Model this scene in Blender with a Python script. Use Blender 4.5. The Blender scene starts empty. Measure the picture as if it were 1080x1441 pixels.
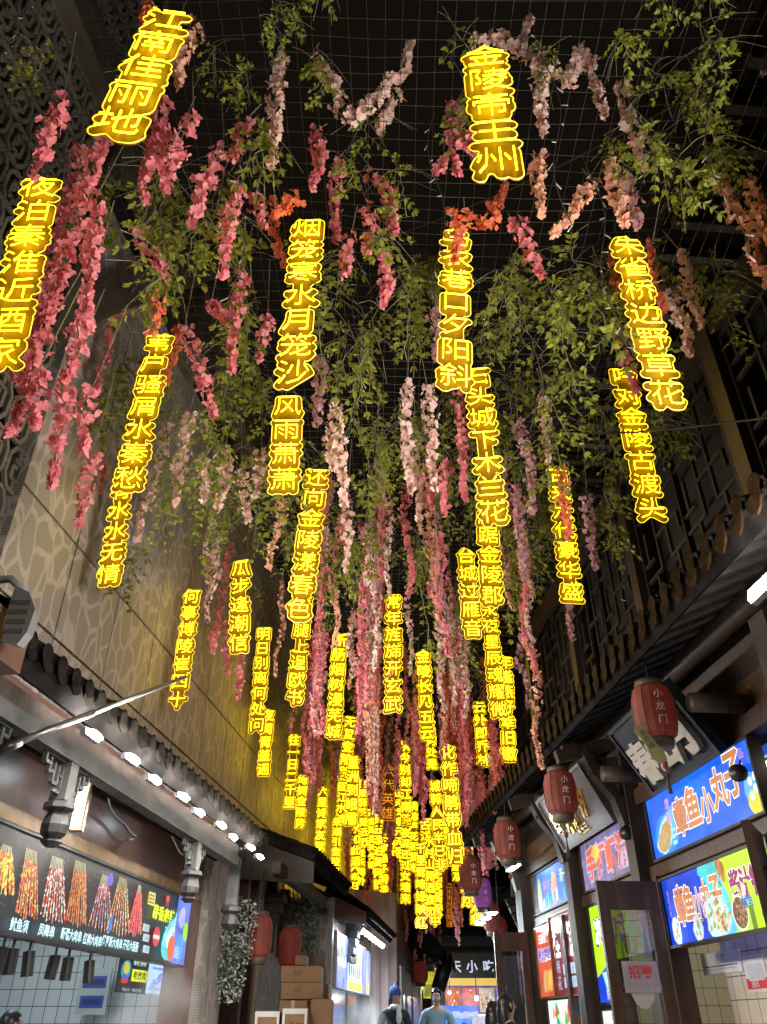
import bpy, bmesh, math, random
import numpy as np
from mathutils import Vector, Matrix
from mathutils.geometry import tessellate_polygon
R = math.radians
scene = bpy.context.scene
COL = scene.collection
random.seed(7)

# ------------------------------------------------------------------ camera
CZ = 1.45                       # eye height of the phone
PITCH = R(33.4)
cam_d = bpy.data.cameras.new('camera'); cam = bpy.data.objects.new('camera', cam_d); COL.objects.link(cam)
cam_d.sensor_fit = 'VERTICAL'; cam_d.sensor_height = 36.0; cam_d.lens = 36.0 * 1090 / 1441
cam_d.clip_start = 0.05; cam_d.clip_end = 400
cam.location = (0, 0, CZ); cam.rotation_euler = (R(90) + PITCH, 0, 0)
scene.camera = cam
# ------------------------------------------------------------------ night sky, exposure
w = bpy.data.worlds.new('World'); scene.world = w; w.use_nodes = True
bg = w.node_tree.nodes['Background']
bg.inputs[0].default_value = (1.0, 0.74, 0.52, 1); bg.inputs[1].default_value = 0.0045
scene.view_settings.view_transform = 'Standard'; scene.view_settings.look = 'None'
scene.view_settings.exposure = 0.45; scene.view_settings.gamma = 1.0
scene.cycles.use_denoising = True
scene.cycles.max_bounces = 7; scene.cycles.diffuse_bounces = 4; scene.cycles.transparent_max_bounces = 12
scene.cycles.sample_clamp_indirect = 4.0
scene.cycles.use_light_tree = True

# ------------------------------------------------------------------ pixel helpers (photo pixels -> directions), used only to measure the place
SP, CP = math.sin(PITCH), math.cos(PITCH)
def ray(u, v):
    a = (u - 540) / 1090.0; b = (720.5 - v) / 1090.0
    return Vector((a, CP - b * SP, SP + b * CP))
def at(u, v, Y):
    d = ray(u, v); return Vector((0, 0, CZ)) + d * (Y / d.y)
def proj(p):
    x, y, z = p[0], p[1], p[2] - CZ
    f = y * CP + z * SP; h = -y * SP + z * CP
    return 540 + 1090 * x / f, 720.5 - 1090 * h / f

# ------------------------------------------------------------------ materials
def new_mat(name):
    m = bpy.data.materials.new(name); m.use_nodes = True
    nt = m.node_tree
    return m, nt, nt.nodes, nt.links, nt.nodes['Principled BSDF']
def pbr(name, col, rough=0.6, metal=0.0, noise=0.25, scale=6.0, bump=0.0, emit=None, es=0.0, stretch=(1, 1, 1), spec=0.5):
    m, nt, N, L, p = new_mat(name)
    p.inputs['Roughness'].default_value = rough; p.inputs['Metallic'].default_value = metal
    p.inputs['Specular IOR Level'].default_value = spec
    tc = N.new('ShaderNodeTexCoord'); mp = N.new('ShaderNodeMapping'); mp.inputs['Scale'].default_value = stretch
    L.new(tc.outputs['Object'], mp.inputs[0])
    nz = N.new('ShaderNodeTexNoise'); nz.inputs['Scale'].default_value = scale; nz.inputs['Detail'].default_value = 6
    L.new(mp.outputs[0], nz.inputs['Vector'])
    cr = N.new('ShaderNodeValToRGB')
    lo = [max(0, c * (1 - noise)) for c in col]; hi = [min(1, c * (1 + noise)) for c in col]
    cr.color_ramp.elements[0].color = (*lo, 1); cr.color_ramp.elements[1].color = (*hi, 1)
    cr.color_ramp.elements[0].position = .3; cr.color_ramp.elements[1].position = .7
    L.new(nz.outputs['Fac'], cr.inputs[0]); L.new(cr.outputs[0], p.inputs['Base Color'])
    if bump:
        bp = N.new('ShaderNodeBump'); bp.inputs['Strength'].default_value = bump; bp.inputs['Distance'].default_value = .02
        L.new(nz.outputs['Fac'], bp.inputs['Height']); L.new(bp.outputs[0], p.inputs['Normal'])
    if emit:
        p.inputs['Emission Color'].default_value = (*emit, 1); p.inputs['Emission Strength'].default_value = es
    return m
def glow(name, col, s, col2=None, scale=3.0, base=.16):
    """a lit surface; col2 is a second tone for print and uneven backlight"""
    m, nt, N, L, p = new_mat(name)
    p.inputs['Base Color'].default_value = (*[c * base for c in col], 1); p.inputs['Roughness'].default_value = .35
    p.inputs['Emission Strength'].default_value = s
    if col2:
        tc = N.new('ShaderNodeTexCoord'); nz = N.new('ShaderNodeTexNoise'); nz.inputs['Scale'].default_value = scale; nz.inputs['Detail'].default_value = 5
        L.new(tc.outputs['Object'], nz.inputs['Vector'])
        cr = N.new('ShaderNodeValToRGB'); cr.color_ramp.elements[0].position = .38; cr.color_ramp.elements[1].position = .66
        cr.color_ramp.elements[0].color = (*col, 1); cr.color_ramp.elements[1].color = (*col2, 1)
        L.new(nz.outputs['Fac'], cr.inputs[0]); L.new(cr.outputs[0], p.inputs['Emission Color'])
    else:
        p.inputs['Emission Color'].default_value = (*col, 1)
    return m
_gm = {}
def ink(r, g, b, s=1.0, k=.34):
    """printed, backlit ink of a lightbox; k also dims patches as uneven backlight"""
    key = (r, g, b, s, k)
    if key not in _gm:
        c = (r, g, b)
        _gm[key] = glow('backlit_ink_%d' % len(_gm), c, s, tuple(x * (1 - k) for x in c), 4)
    return _gm[key]
def paint(r, g, b, rough=.5):
    key = ('p', r, g, b, rough)
    if key not in _gm: _gm[key] = pbr('paint_%d' % len(_gm), (r, g, b), rough, noise=.12)
    return _gm[key]

M = {}
M['wood'] = pbr('dark_stained_wood', (.03, .018, .012), .55, noise=.45, scale=5, stretch=(6, 6, .7), bump=.25)
M['red_wood'] = pbr('red_brown_wood', (.05, .023, .014), .45, noise=.4, scale=4, stretch=(5, 5, .6), bump=.2)
M['rafter'] = pbr('weathered_rafter_wood', (.030, .027, .026), .7, noise=.5, scale=9, bump=.3)
M['soffit'] = pbr('black_soffit_board', (.011, .010, .010), .9, noise=.5, scale=7, spec=.02)
M['tile'] = pbr('grey_clay_roof_tile', (.016, .014, .012), .95, noise=.5, scale=11, bump=.35, spec=.01)
M['drip'] = pbr('warm_tinted_drip_tile', (.024, .014, .006), .95, noise=.5, scale=14, bump=.4, spec=.02)  # brown tint carries the orange light on the right eave edge
M['fascia'] = pbr('brown_fascia_paint', (.135, .072, .058), .38, noise=.3, scale=3, bump=.1)
M['gold_trim'] = pbr('worn_gold_trim', (.22, .13, .05), .4, .3, noise=.4, scale=8)
M['white_beam'] = pbr('grey_white_painted_beam', (.075, .08, .08), .8, noise=.4, scale=5, bump=.2)
M['carved'] = pbr('carved_grey_wood', (.04, .04, .042), .6, noise=.5, scale=12, bump=.4)
M['black'] = pbr('black_plastic', (.012, .012, .013), .4, noise=.2)
M['metal'] = pbr('brushed_steel', (.28, .28, .29), .4, .8, noise=.15, scale=20)
M['grey_metal'] = pbr('grey_painted_metal', (.16, .17, .18), .5, .2, noise=.2)
M['white_paint'] = pbr('white_paint', (.75, .75, .73), .5, noise=.06)
M['column'] = pbr('dark_brown_cladding', (.055, .045, .036), .7, noise=.3, scale=3)
M['fret'] = pbr('grey_fret_metal', (.12, .11, .095), .6, noise=.25, scale=3)
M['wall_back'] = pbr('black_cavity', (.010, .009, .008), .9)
M['wire'] = pbr('galvanised_wire', (.075, .068, .056), .5, .4, noise=.2)
M['twig'] = pbr('dry_brown_twig', (.24, .22, .13), .8, noise=.4, scale=20)
M['stem'] = pbr('green_stem', (.11, .13, .05), .8, noise=.3, scale=20)
M['paving'] = pbr('pale_stone_paving', (.34, .33, .31), .35, noise=.35, scale=2, bump=.2)
M['tarp'] = pbr('mauve_brown_tarpaulin', (.5, .39, .40), .5, noise=.18, scale=1.4, bump=.35, stretch=(1, 1, .25))
M['siding'] = pbr('brown_plank_siding', (.14, .075, .035), .6, noise=.3, scale=4, stretch=(.3, .3, 8), bump=.3)
M['board'] = pbr('pale_weathered_board', (.46, .43, .42), .7, noise=.3, scale=4, stretch=(4, 4, .5))
M['carton'] = pbr('brown_cardboard', (.30, .175, .09), .8, noise=.14, scale=5)
M['tape'] = pbr('cream_packing_tape', (.5, .38, .24), .35, noise=.05)
M['lantern'] = pbr('faded_red_lantern_paper', (.125, .026, .016), .75, noise=.5, scale=5, emit=(.6, .06, .03), es=.06)
M['purple'] = pbr('purple_lantern_paper', (.30, .10, .36), .7, emit=(.25, .05, .35), es=.25)
M['lantern_cap'] = pbr('olive_lantern_cap', (.09, .07, .045), .6, noise=.3)
M['plant_white'] = pbr('frosted_silk_leaf', (.36, .40, .37), .7, noise=.5, scale=20)
M['plant_dark'] = pbr('dusty_dark_leaf', (.05, .075, .055), .7, noise=.5, scale=20)
M['skin'] = pbr('skin', (.52, .32, .24), .55, noise=.08)
M['hair'] = pbr('black_hair', (.012, .010, .010), .4, noise=.3, scale=30)
def tile_mat(name, base, grout, sx=.15, sz=.15, rough=.25):
    m, nt, N, L, p = new_mat(name)
    tc = N.new('ShaderNodeTexCoord'); sp = N.new('ShaderNodeSeparateXYZ'); cb = N.new('ShaderNodeCombineXYZ')
    L.new(tc.outputs['Object'], sp.inputs[0])
    ad = N.new('ShaderNodeMath'); L.new(sp.outputs['X'], ad.inputs[0]); L.new(sp.outputs['Y'], ad.inputs[1])
    L.new(ad.outputs[0], cb.inputs['X']); L.new(sp.outputs['Z'], cb.inputs['Y'])
    br = N.new('ShaderNodeTexBrick'); br.offset = 0; br.inputs['Scale'].default_value = 1
    br.inputs['Brick Width'].default_value = sx; br.inputs['Row Height'].default_value = sz; br.inputs['Mortar Size'].default_value = .0035
    br.inputs['Color1'].default_value = (*base, 1); br.inputs['Color2'].default_value = (*[c * .93 for c in base], 1); br.inputs['Mortar'].default_value = (*grout, 1)
    L.new(cb.outputs[0], br.inputs['Vector']); L.new(br.outputs['Color'], p.inputs['Base Color']); p.inputs['Roughness'].default_value = rough
    return m
M['tiles_white'] = tile_mat('white_wall_tiles', (.62, .68, .70), (.05, .06, .07), .13, .16)
M['tiles_cream'] = tile_mat('cream_wall_tiles', (.62, .55, .44), (.10, .08, .06), .16, .16)
def perforated(name, k=1.0):
    """champagne perforated metal sheet with a raised pattern of rounded cells"""
    m, nt, N, L, p = new_mat(name)
    tc = N.new('ShaderNodeTexCoord'); mp = N.new('ShaderNodeMapping'); mp.inputs['Scale'].default_value = (1.0, 1.0, .52)
    L.new(tc.outputs['Object'], mp.inputs[0])
    nz = N.new('ShaderNodeTexNoise'); nz.inputs['Scale'].default_value = 3.0; nz.inputs['Detail'].default_value = 1
    L.new(mp.outputs[0], nz.inputs['Vector'])
    mx = N.new('ShaderNodeMix'); mx.data_type = 'VECTOR'; mx.inputs[0].default_value = .21
    L.new(mp.outputs[0], mx.inputs[4]); L.new(nz.outputs['Color'], mx.inputs[5])
    vo = N.new('ShaderNodeTexVoronoi'); vo.feature = 'DISTANCE_TO_EDGE'; vo.inputs['Scale'].default_value = 7.2; vo.inputs['Randomness'].default_value = .85
    L.new(mx.outputs[1], vo.inputs['Vector'])
    cr = N.new('ShaderNodeMapRange'); cr.inputs[1].default_value = .045; cr.inputs[2].default_value = .10
    L.new(vo.outputs[0], cr.inputs[0])
    sp = N.new('ShaderNodeSeparateXYZ'); L.new(tc.outputs['Object'], sp.inputs[0])
    def stripes(sock, fr):
        a = N.new('ShaderNodeMath'); a.operation = 'MULTIPLY'; a.inputs[1].default_value = fr; L.new(sock, a.inputs[0])
        b = N.new('ShaderNodeMath'); b.operation = 'SINE'; L.new(a.outputs[0], b.inputs[0]); return b.outputs[0]
    s1 = stripes(sp.outputs['Z'], 2 * math.pi / .026); s2 = stripes(sp.outputs['Y'], 2 * math.pi / .026)
    pr = N.new('ShaderNodeMath'); pr.operation = 'ADD'; L.new(s1, pr.inputs[0]); L.new(s2, pr.inputs[1])
    hol = N.new('ShaderNodeMapRange'); hol.inputs[1].default_value = .1; hol.inputs[2].default_value = .9
    L.new(pr.outputs[0], hol.inputs[0])
    mm = N.new('ShaderNodeMath'); mm.operation = 'MULTIPLY'; L.new(hol.outputs[0], mm.inputs[0]); L.new(cr.outputs[0], mm.inputs[1])
    big = N.new('ShaderNodeTexNoise'); big.inputs['Scale'].default_value = .9; L.new(tc.outputs['Object'], big.inputs['Vector'])
    c1 = N.new('ShaderNodeMix'); c1.data_type = 'RGBA'; c1.inputs[6].default_value = (.37 * k, .34 * k, .315 * k, 1); c1.inputs[7].default_value = (.30 * k, .28 * k, .26 * k, 1)
    L.new(big.outputs['Fac'], c1.inputs[0])
    c0 = N.new('ShaderNodeMix'); c0.data_type = 'RGBA'; c0.inputs[6].default_value = (.44 * k, .405 * k, .375 * k, 1)
    L.new(c1.outputs[2], c0.inputs[7]); L.new(cr.outputs[0], c0.inputs[0])
    c2 = N.new('ShaderNodeMix'); c2.data_type = 'RGBA'; c2.inputs[7].default_value = (.20 * k, .185 * k, .17 * k, 1)
    L.new(c0.outputs[2], c2.inputs[6]); L.new(mm.outputs[0], c2.inputs[0])
    L.new(c2.outputs[2], p.inputs['Base Color']); p.inputs['Roughness'].default_value = .5; p.inputs['Metallic'].default_value = .1
    return m
M['perforated'] = perforated('perforated_champagne_sheet')
def petal_mat(name, c1, c2, c3):
    m, nt, N, L, p = new_mat(name)
    N.remove(p)
    out = N['Material Output']
    ge = N.new('ShaderNodeNewGeometry'); cr = N.new('ShaderNodeValToRGB')
    cr.color_ramp.elements[0].color = (*c1, 1); cr.color_ramp.elements[1].color = (*c3, 1)
    e = cr.color_ramp.elements.new(.5); e.color = (*c2, 1)
    L.new(ge.outputs['Random Per Island'], cr.inputs[0])
    d = N.new('ShaderNodeBsdfDiffuse'); t = N.new('ShaderNodeBsdfTranslucent'); mx = N.new('ShaderNodeMixShader'); mx.inputs[0].default_value = .38
    L.new(cr.outputs[0], d.inputs[0]); L.new(cr.outputs[0], t.inputs[0]); L.new(d.outputs[0], mx.inputs[1]); L.new(t.outputs[0], mx.inputs[2])
    L.new(mx.outputs[0], out.inputs[0])
    return m
PET = {
    'pale pink': petal_mat('pale_pink_petal', (.86, .60, .55), (.90, .69, .63), (.84, .52, .48)),
    'coral pink': petal_mat('coral_pink_petal', (.80, .23, .27), (.85, .35, .37), (.75, .18, .25)),
    'rose pink': petal_mat('rose_pink_petal', (.80, .24, .28), (.84, .36, .38), (.72, .17, .22)),
    'mauve': petal_mat('mauve_petal', (.52, .27, .30), (.62, .38, .40), (.44, .21, .26)),
    'orange': petal_mat('neon_tinted_coral_petal', (.85, .22, .10), (.88, .30, .16), (.80, .16, .10)),  # orange tint puts the glow of nearby neon into the petals
    'peach': petal_mat('peach_petal', (.84, .45, .30), (.86, .54, .40), (.80, .36, .26)),
}
LEAF = petal_mat('yellow_green_leaf', (.19, .22, .030), (.28, .29, .05), (.12, .155, .028))
# neon
NEON_S = 7.5
def tube_mat(name, col, s):
    m, nt, N, L, p = new_mat(name)
    p.inputs['Base Color'].default_value = (.9, .75, .2, 1); p.inputs['Roughness'].default_value = .4
    p.inputs['Emission Color'].default_value = (*col, 1); p.inputs['Emission Strength'].default_value = s
    return m
M['neon'] = tube_mat('yellow_neon_tube', (1.0, .68, .006), NEON_S)
M['neon_edge'] = tube_mat('glowing_acrylic_edge', (1.0, .66, .010), 1.05)
M['neon_dim'] = tube_mat('dim_orange_neon_tube', (1.0, .30, .01), .75)
M['acrylic'] = pbr('amber_acrylic_sheet', (.19, .112, .008), .35, noise=.05, spec=.2)

# ------------------------------------------------------------------ object helpers
def tag(o, label=None, cat=None, group=None, kind=None):
    if label: o['label'] = label
    if cat: o['category'] = cat
    if group: o['group'] = group
    if kind: o['kind'] = kind
    return o
def empty(name, loc, label=None, cat=None, group=None):
    o = bpy.data.objects.new(name, None); COL.objects.link(o); o.location = loc; o.empty_display_size = .1
    return tag(o, label, cat, group)
def link_mesh(name, me, parent=None, loc=None):
    o = bpy.data.objects.new(name, me); COL.objects.link(o)
    if parent: o.parent = parent
    if loc is not None: o.location = loc
    return o
ROOTLOC = {}
def wloc(o):
    v = Vector(o.location)
    while o.parent: o = o.parent; v += Vector(o.location)
    return v
class MB:
    """collects world-space geometry, then links it as ONE mesh object"""
    def __init__(s): s.v = []; s.f = []; s.m = []; s.mats = []
    def mi(s, mat):
        if mat not in s.mats: s.mats.append(mat)
        return s.mats.index(mat)
    def poly(s, pts, mat):
        n = len(s.v); s.v += [tuple(p) for p in pts]; s.f.append(tuple(range(n, n + len(pts)))); s.m.append(s.mi(mat))
    def raw(s, vs, fs, mat):
        n = len(s.v); s.v += [tuple(p) for p in vs]; k = s.mi(mat)
        for f in fs: s.f.append(tuple(i + n for i in f)); s.m.append(k)
    def hexa(s, c, mat):
        """c: 8 corners, bottom 4 then top 4, same winding"""
        s.raw(c, [(3, 2, 1, 0), (4, 5, 6, 7), (0, 1, 5, 4), (1, 2, 6, 5), (2, 3, 7, 6), (3, 0, 4, 7)], mat)
    def box(s, o, x, y, z, mat):
        """o corner; x, y, z edge vectors"""
        o, x, y, z = Vector(o), Vector(x), Vector(y), Vector(z)
        s.hexa([o, o + x, o + x + y, o + y, o + z, o + x + z, o + x + y + z, o + y + z], mat)
    def bar(s, p0, p1, w, h, mat, up=(0, 0, 1)):
        p0, p1 = Vector(p0), Vector(p1); d = (p1 - p0).normalized(); up = Vector(up)
        sx = d.cross(up)
        if sx.length < 1e-4: sx = d.cross(Vector((1, 0, 0)))
        sx.normalize(); sz = sx.cross(d).normalized()
        a = sx * w / 2; b = sz * h / 2
        s.hexa([p0 - a - b, p0 + a - b, p0 + a + b, p0 - a + b, p1 - a - b, p1 + a - b, p1 + a + b, p1 - a + b], mat)
    def tube(s, pts, r, mat, n=6, cap=True):
        pts = [Vector(p) for p in pts]; rr = r if isinstance(r, (list, tuple)) else [r] * len(pts)
        rings = []; nrm = None
        for i, p in enumerate(pts):
            d = (pts[min(i + 1, len(pts) - 1)] - pts[max(i - 1, 0)])
            d = d.normalized() if d.length > 1e-9 else Vector((0, 0, 1))
            if nrm is None:
                nrm = d.orthogonal().normalized()
            else:
                nrm = (nrm - d * nrm.dot(d)); nrm = nrm.normalized() if nrm.length > 1e-6 else d.orthogonal().normalized()
            b = d.cross(nrm)
            rings.append([p + (nrm * math.cos(2 * math.pi * k / n) + b * math.sin(2 * math.pi * k / n)) * rr[i] for k in range(n)])
        vs = [q for rg in rings for q in rg]; fs = []
        for i in range(len(pts) - 1):
            for k in range(n):
                fs.append((i * n + k, i * n + (k + 1) % n, (i + 1) * n + (k + 1) % n, (i + 1) * n + k))
        if cap: fs.append(tuple(range(n - 1, -1, -1))); fs.append(tuple(range((len(pts) - 1) * n, len(pts) * n)))
        s.raw(vs, fs, mat)
    def lathe(s, c, prof, mat, n=16, flute=0.0):
        """prof: (radius, z) list about a vertical axis through c"""
        c = Vector(c); vs = []; fs = []
        for (r, z) in prof:
            for k in range(n):
                a = 2 * math.pi * k / n; q = r * (1 - flute * (k % 2))
                vs.append(c + Vector((q * math.cos(a), q * math.sin(a), z)))
        for i in range(len(prof) - 1):
            for k in range(n):
                fs.append((i * n + k, i * n + (k + 1) % n, (i + 1) * n + (k + 1) % n, (i + 1) * n + k))
        fs.append(tuple(range(n - 1, -1, -1))); fs.append(tuple(range((len(prof) - 1) * n, len(prof) * n)))
        s.raw(vs, fs, mat)
    def build(s, name, parent=None, smooth=False):
        if not s.v: return None
        V = np.array(s.v, dtype=float)
        if parent: org = np.array(wloc(parent)); loc = None
        else:
            lo, hi = V.min(0), V.max(0); org = np.array(((lo[0] + hi[0]) / 2, (lo[1] + hi[1]) / 2, lo[2])); loc = tuple(org)
        V -= org
        me = bpy.data.meshes.new(name); me.from_pydata([tuple(x) for x in V], [], s.f)
        for mt in s.mats: me.materials.append(mt)
        me.polygons.foreach_set('material_index', s.m)
        if smooth: me.polygons.foreach_set('use_smooth', [True] * len(me.polygons))
        me.update()
        return link_mesh(name, me, parent, loc)

# frames of the two sides of the alley: it narrows away from the viewer
class Side:
    def __init__(s, x0, k, sg):
        s.x0, s.k, s.sg = x0, k, sg
        s.u = Vector((k, 1, 0)).normalized(); s.n = Vector((sg, -sg * k, 0)).normalized()   # n points into the alley
    def pt(s, Y, d, z): return Vector((s.x0 + s.k * Y, Y, z)) + s.n * d
    def px(s, u, v, d=0.0):
        """where the sight line of a photo pixel meets the plane d metres in front of this side -> (Y, z)"""
        r = ray(u, v); rx, rz = r.x / r.y, r.z / r.y
        b = s.pt(0, d, 0); x0 = b.x - s.k * b.y
        Y = x0 / (rx - s.k); return Y, CZ + rz * Y
    def box(s, mb, Y0, Y1, d0, d1, z0, z1, mat):
        mb.hexa([s.pt(Y0, d0, z0), s.pt(Y1, d0, z0), s.pt(Y1, d1, z0), s.pt(Y0, d1, z0), s.pt(Y0, d0, z1), s.pt(Y1, d0, z1), s.pt(Y1, d1, z1), s.pt(Y0, d1, z1)], mat)
LF = Side(-3.20, .110, 1)
RT = Side(3.10, -.092, -1)

# ------------------------------------------------------------------ lettering (Blender's built-in font)
_glyph = {}
def glyph(ch, extrude=0.0, bold=0.0, res=2):
    key = (ch, extrude, bold, res)
    if key in _glyph: return _glyph[key]
    cu = bpy.data.curves.new('lettering', 'FONT'); cu.body = ch; cu.size = 1; cu.resolution_u = res; cu.offset = bold
    cu.extrude = extrude; cu.fill_mode = 'BOTH' if extrude else 'FRONT'
    o = bpy.data.objects.new('lettering', cu); COL.objects.link(o)
    me = bpy.data.meshes.new_from_object(o.evaluated_get(bpy.context.evaluated_depsgraph_get()))
    V = np.array([v.co[:] for v in me.vertices]) if len(me.vertices) else np.zeros((0, 3)); F = [tuple(p.vertices) for p in me.polygons]
    bpy.data.objects.remove(o); bpy.data.curves.remove(cu); bpy.data.meshes.remove(me)
    if len(V) and ord(ch) > 255: V[:, 0] -= .5; V[:, 1] -= .38           # centre of the em box
    elif len(V): V[:, 0] -= (V[:, 0].min() + V[:, 0].max()) / 2; V[:, 1] -= .36
    _glyph[key] = (V, F); return _glyph[key]
def put_text(mb, s, org, rv, uv, nv, size, mat, step=None, vertical=False, extrude=0.0, bold=0.0, sx=1.0, res=1):
    """writes s with the centre of its first character at org"""
    st = step if step else size * sx * 1.02
    for i, ch in enumerate(s):
        if ch == ' ': continue
        V, F = glyph(ch, extrude / size if extrude else 0, bold, res)
        c = org + (uv * (-st * i) if vertical else rv * (st * i))
        mb.raw([c + rv * (p[0] * size * sx) + uv * (p[1] * size) + nv * (p[2] * size) for p in V], F, mat)

class Panel:
    """a flat sign or picture: (0,0) bottom left to (W,H) as its reader sees it; shapes lie in thin layers one above the other"""
    def __init__(s, org, rv, uv, W, H, parent):
        s.o = Vector(org); s.W, s.H = W, H; s.r = Vector(rv).normalized(); s.u = Vector(uv).normalized(); s.n = s.r.cross(s.u).normalized()
        s.parent = parent; s.k = 0; s.parts = {}
    def mb(s, part): return s.parts.setdefault(part, MB())
    def P(s, x, y, lift=0.0): return s.o + s.r * x + s.u * y + s.n * lift
    def lift(s): s.k += 1; return .003 + s.k * .000015
    def back(s, t, mat, part='sign_board', rim=0.0, rim_mat=None):
        b = s.mb(part); b.box(s.P(0, 0, -t), s.r * s.W, s.u * s.H, s.n * t, mat)
        if rim:
            f = s.mb('sign_frame')
            for (x0, y0, ww, hh) in ((-rim, -rim, s.W + 2 * rim, rim), (-rim, s.H, s.W + 2 * rim, rim), (-rim, 0, rim, s.H), (s.W, 0, rim, s.H)):
                f.box(s.P(x0, y0, -t - .01), s.r * ww, s.u * hh, s.n * (t + .03), rim_mat)
    def rect(s, x0, y0, x1, y1, mat, part='picture'):
        l = s.lift(); s.mb(part).poly([s.P(x0, y0, l), s.P(x1, y0, l), s.P(x1, y1, l), s.P(x0, y1, l)], mat)
    def quad(s, pts, mat, part='picture'):
        l = s.lift(); s.mb(part).poly([s.P(min(s.W, max(0, x)), min(s.H, max(0, y)), l) for x, y in pts], mat)
    def blob(s, cx, cy, rx, ry, mat, part='picture', n=9, jit=.15, rot=0.0):
        l = s.lift(); pts = []
        for k in range(n):
            a = 2 * math.pi * k / n; j = 1 + random.uniform(-jit, jit); x, y = rx * math.cos(a) * j, ry * math.sin(a) * j
            pts.append(s.P(min(s.W, max(0, cx + x * math.cos(rot) - y * math.sin(rot))), min(s.H, max(0, cy + x * math.sin(rot) + y * math.cos(rot))), l))
        s.mb(part).poly(pts, mat)
    def text(s, t, cx, cy, size, mat, part='lettering', vertical=False, bold=0.0, sx=1.0, step=None, outline=None, ow=.03, slant=0.0, extrude=0.0):
        st = step if step else (size * 1.02 if vertical else size * sx * 1.02)
        n = len(t); x0 = cx - (0 if vertical else st * (n - 1) / 2); y0 = cy + (st * (n - 1) / 2 if vertical else 0)
        r = (s.r + s.u * slant).normalized()
        if outline: put_text(s.mb(part), t, s.P(x0, y0 - (st * (n - 1) / 2 * slant if not vertical else 0), s.lift()), r, s.u, s.n, size, outline, st, vertical, 0, bold + ow, sx)
        put_text(s.mb(part), t, s.P(x0, y0 - (st * (n - 1) / 2 * slant if not vertical else 0), s.lift() + (extrude if extrude else 0)), r, s.u, s.n, size, mat, st, vertical, extrude, bold, sx)
    def done(s):
        for nm, b in s.parts.items(): b.build(nm, s.parent)

# ------------------------------------------------------------------ ground
g = MB(); g.poly([(-150, -150, 0), (150, -150, 0), (150, 250, 0), (-150, 250, 0)], M['paving'])
tag(g.build('ground'), kind='structure')
g = MB(); g.box((-6, 13.0, .004), (16, 0, 0), (0, 30, 0), (0, 0, .20), M['paving']); tag(g.build('raised_paving'), kind='structure')

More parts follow.
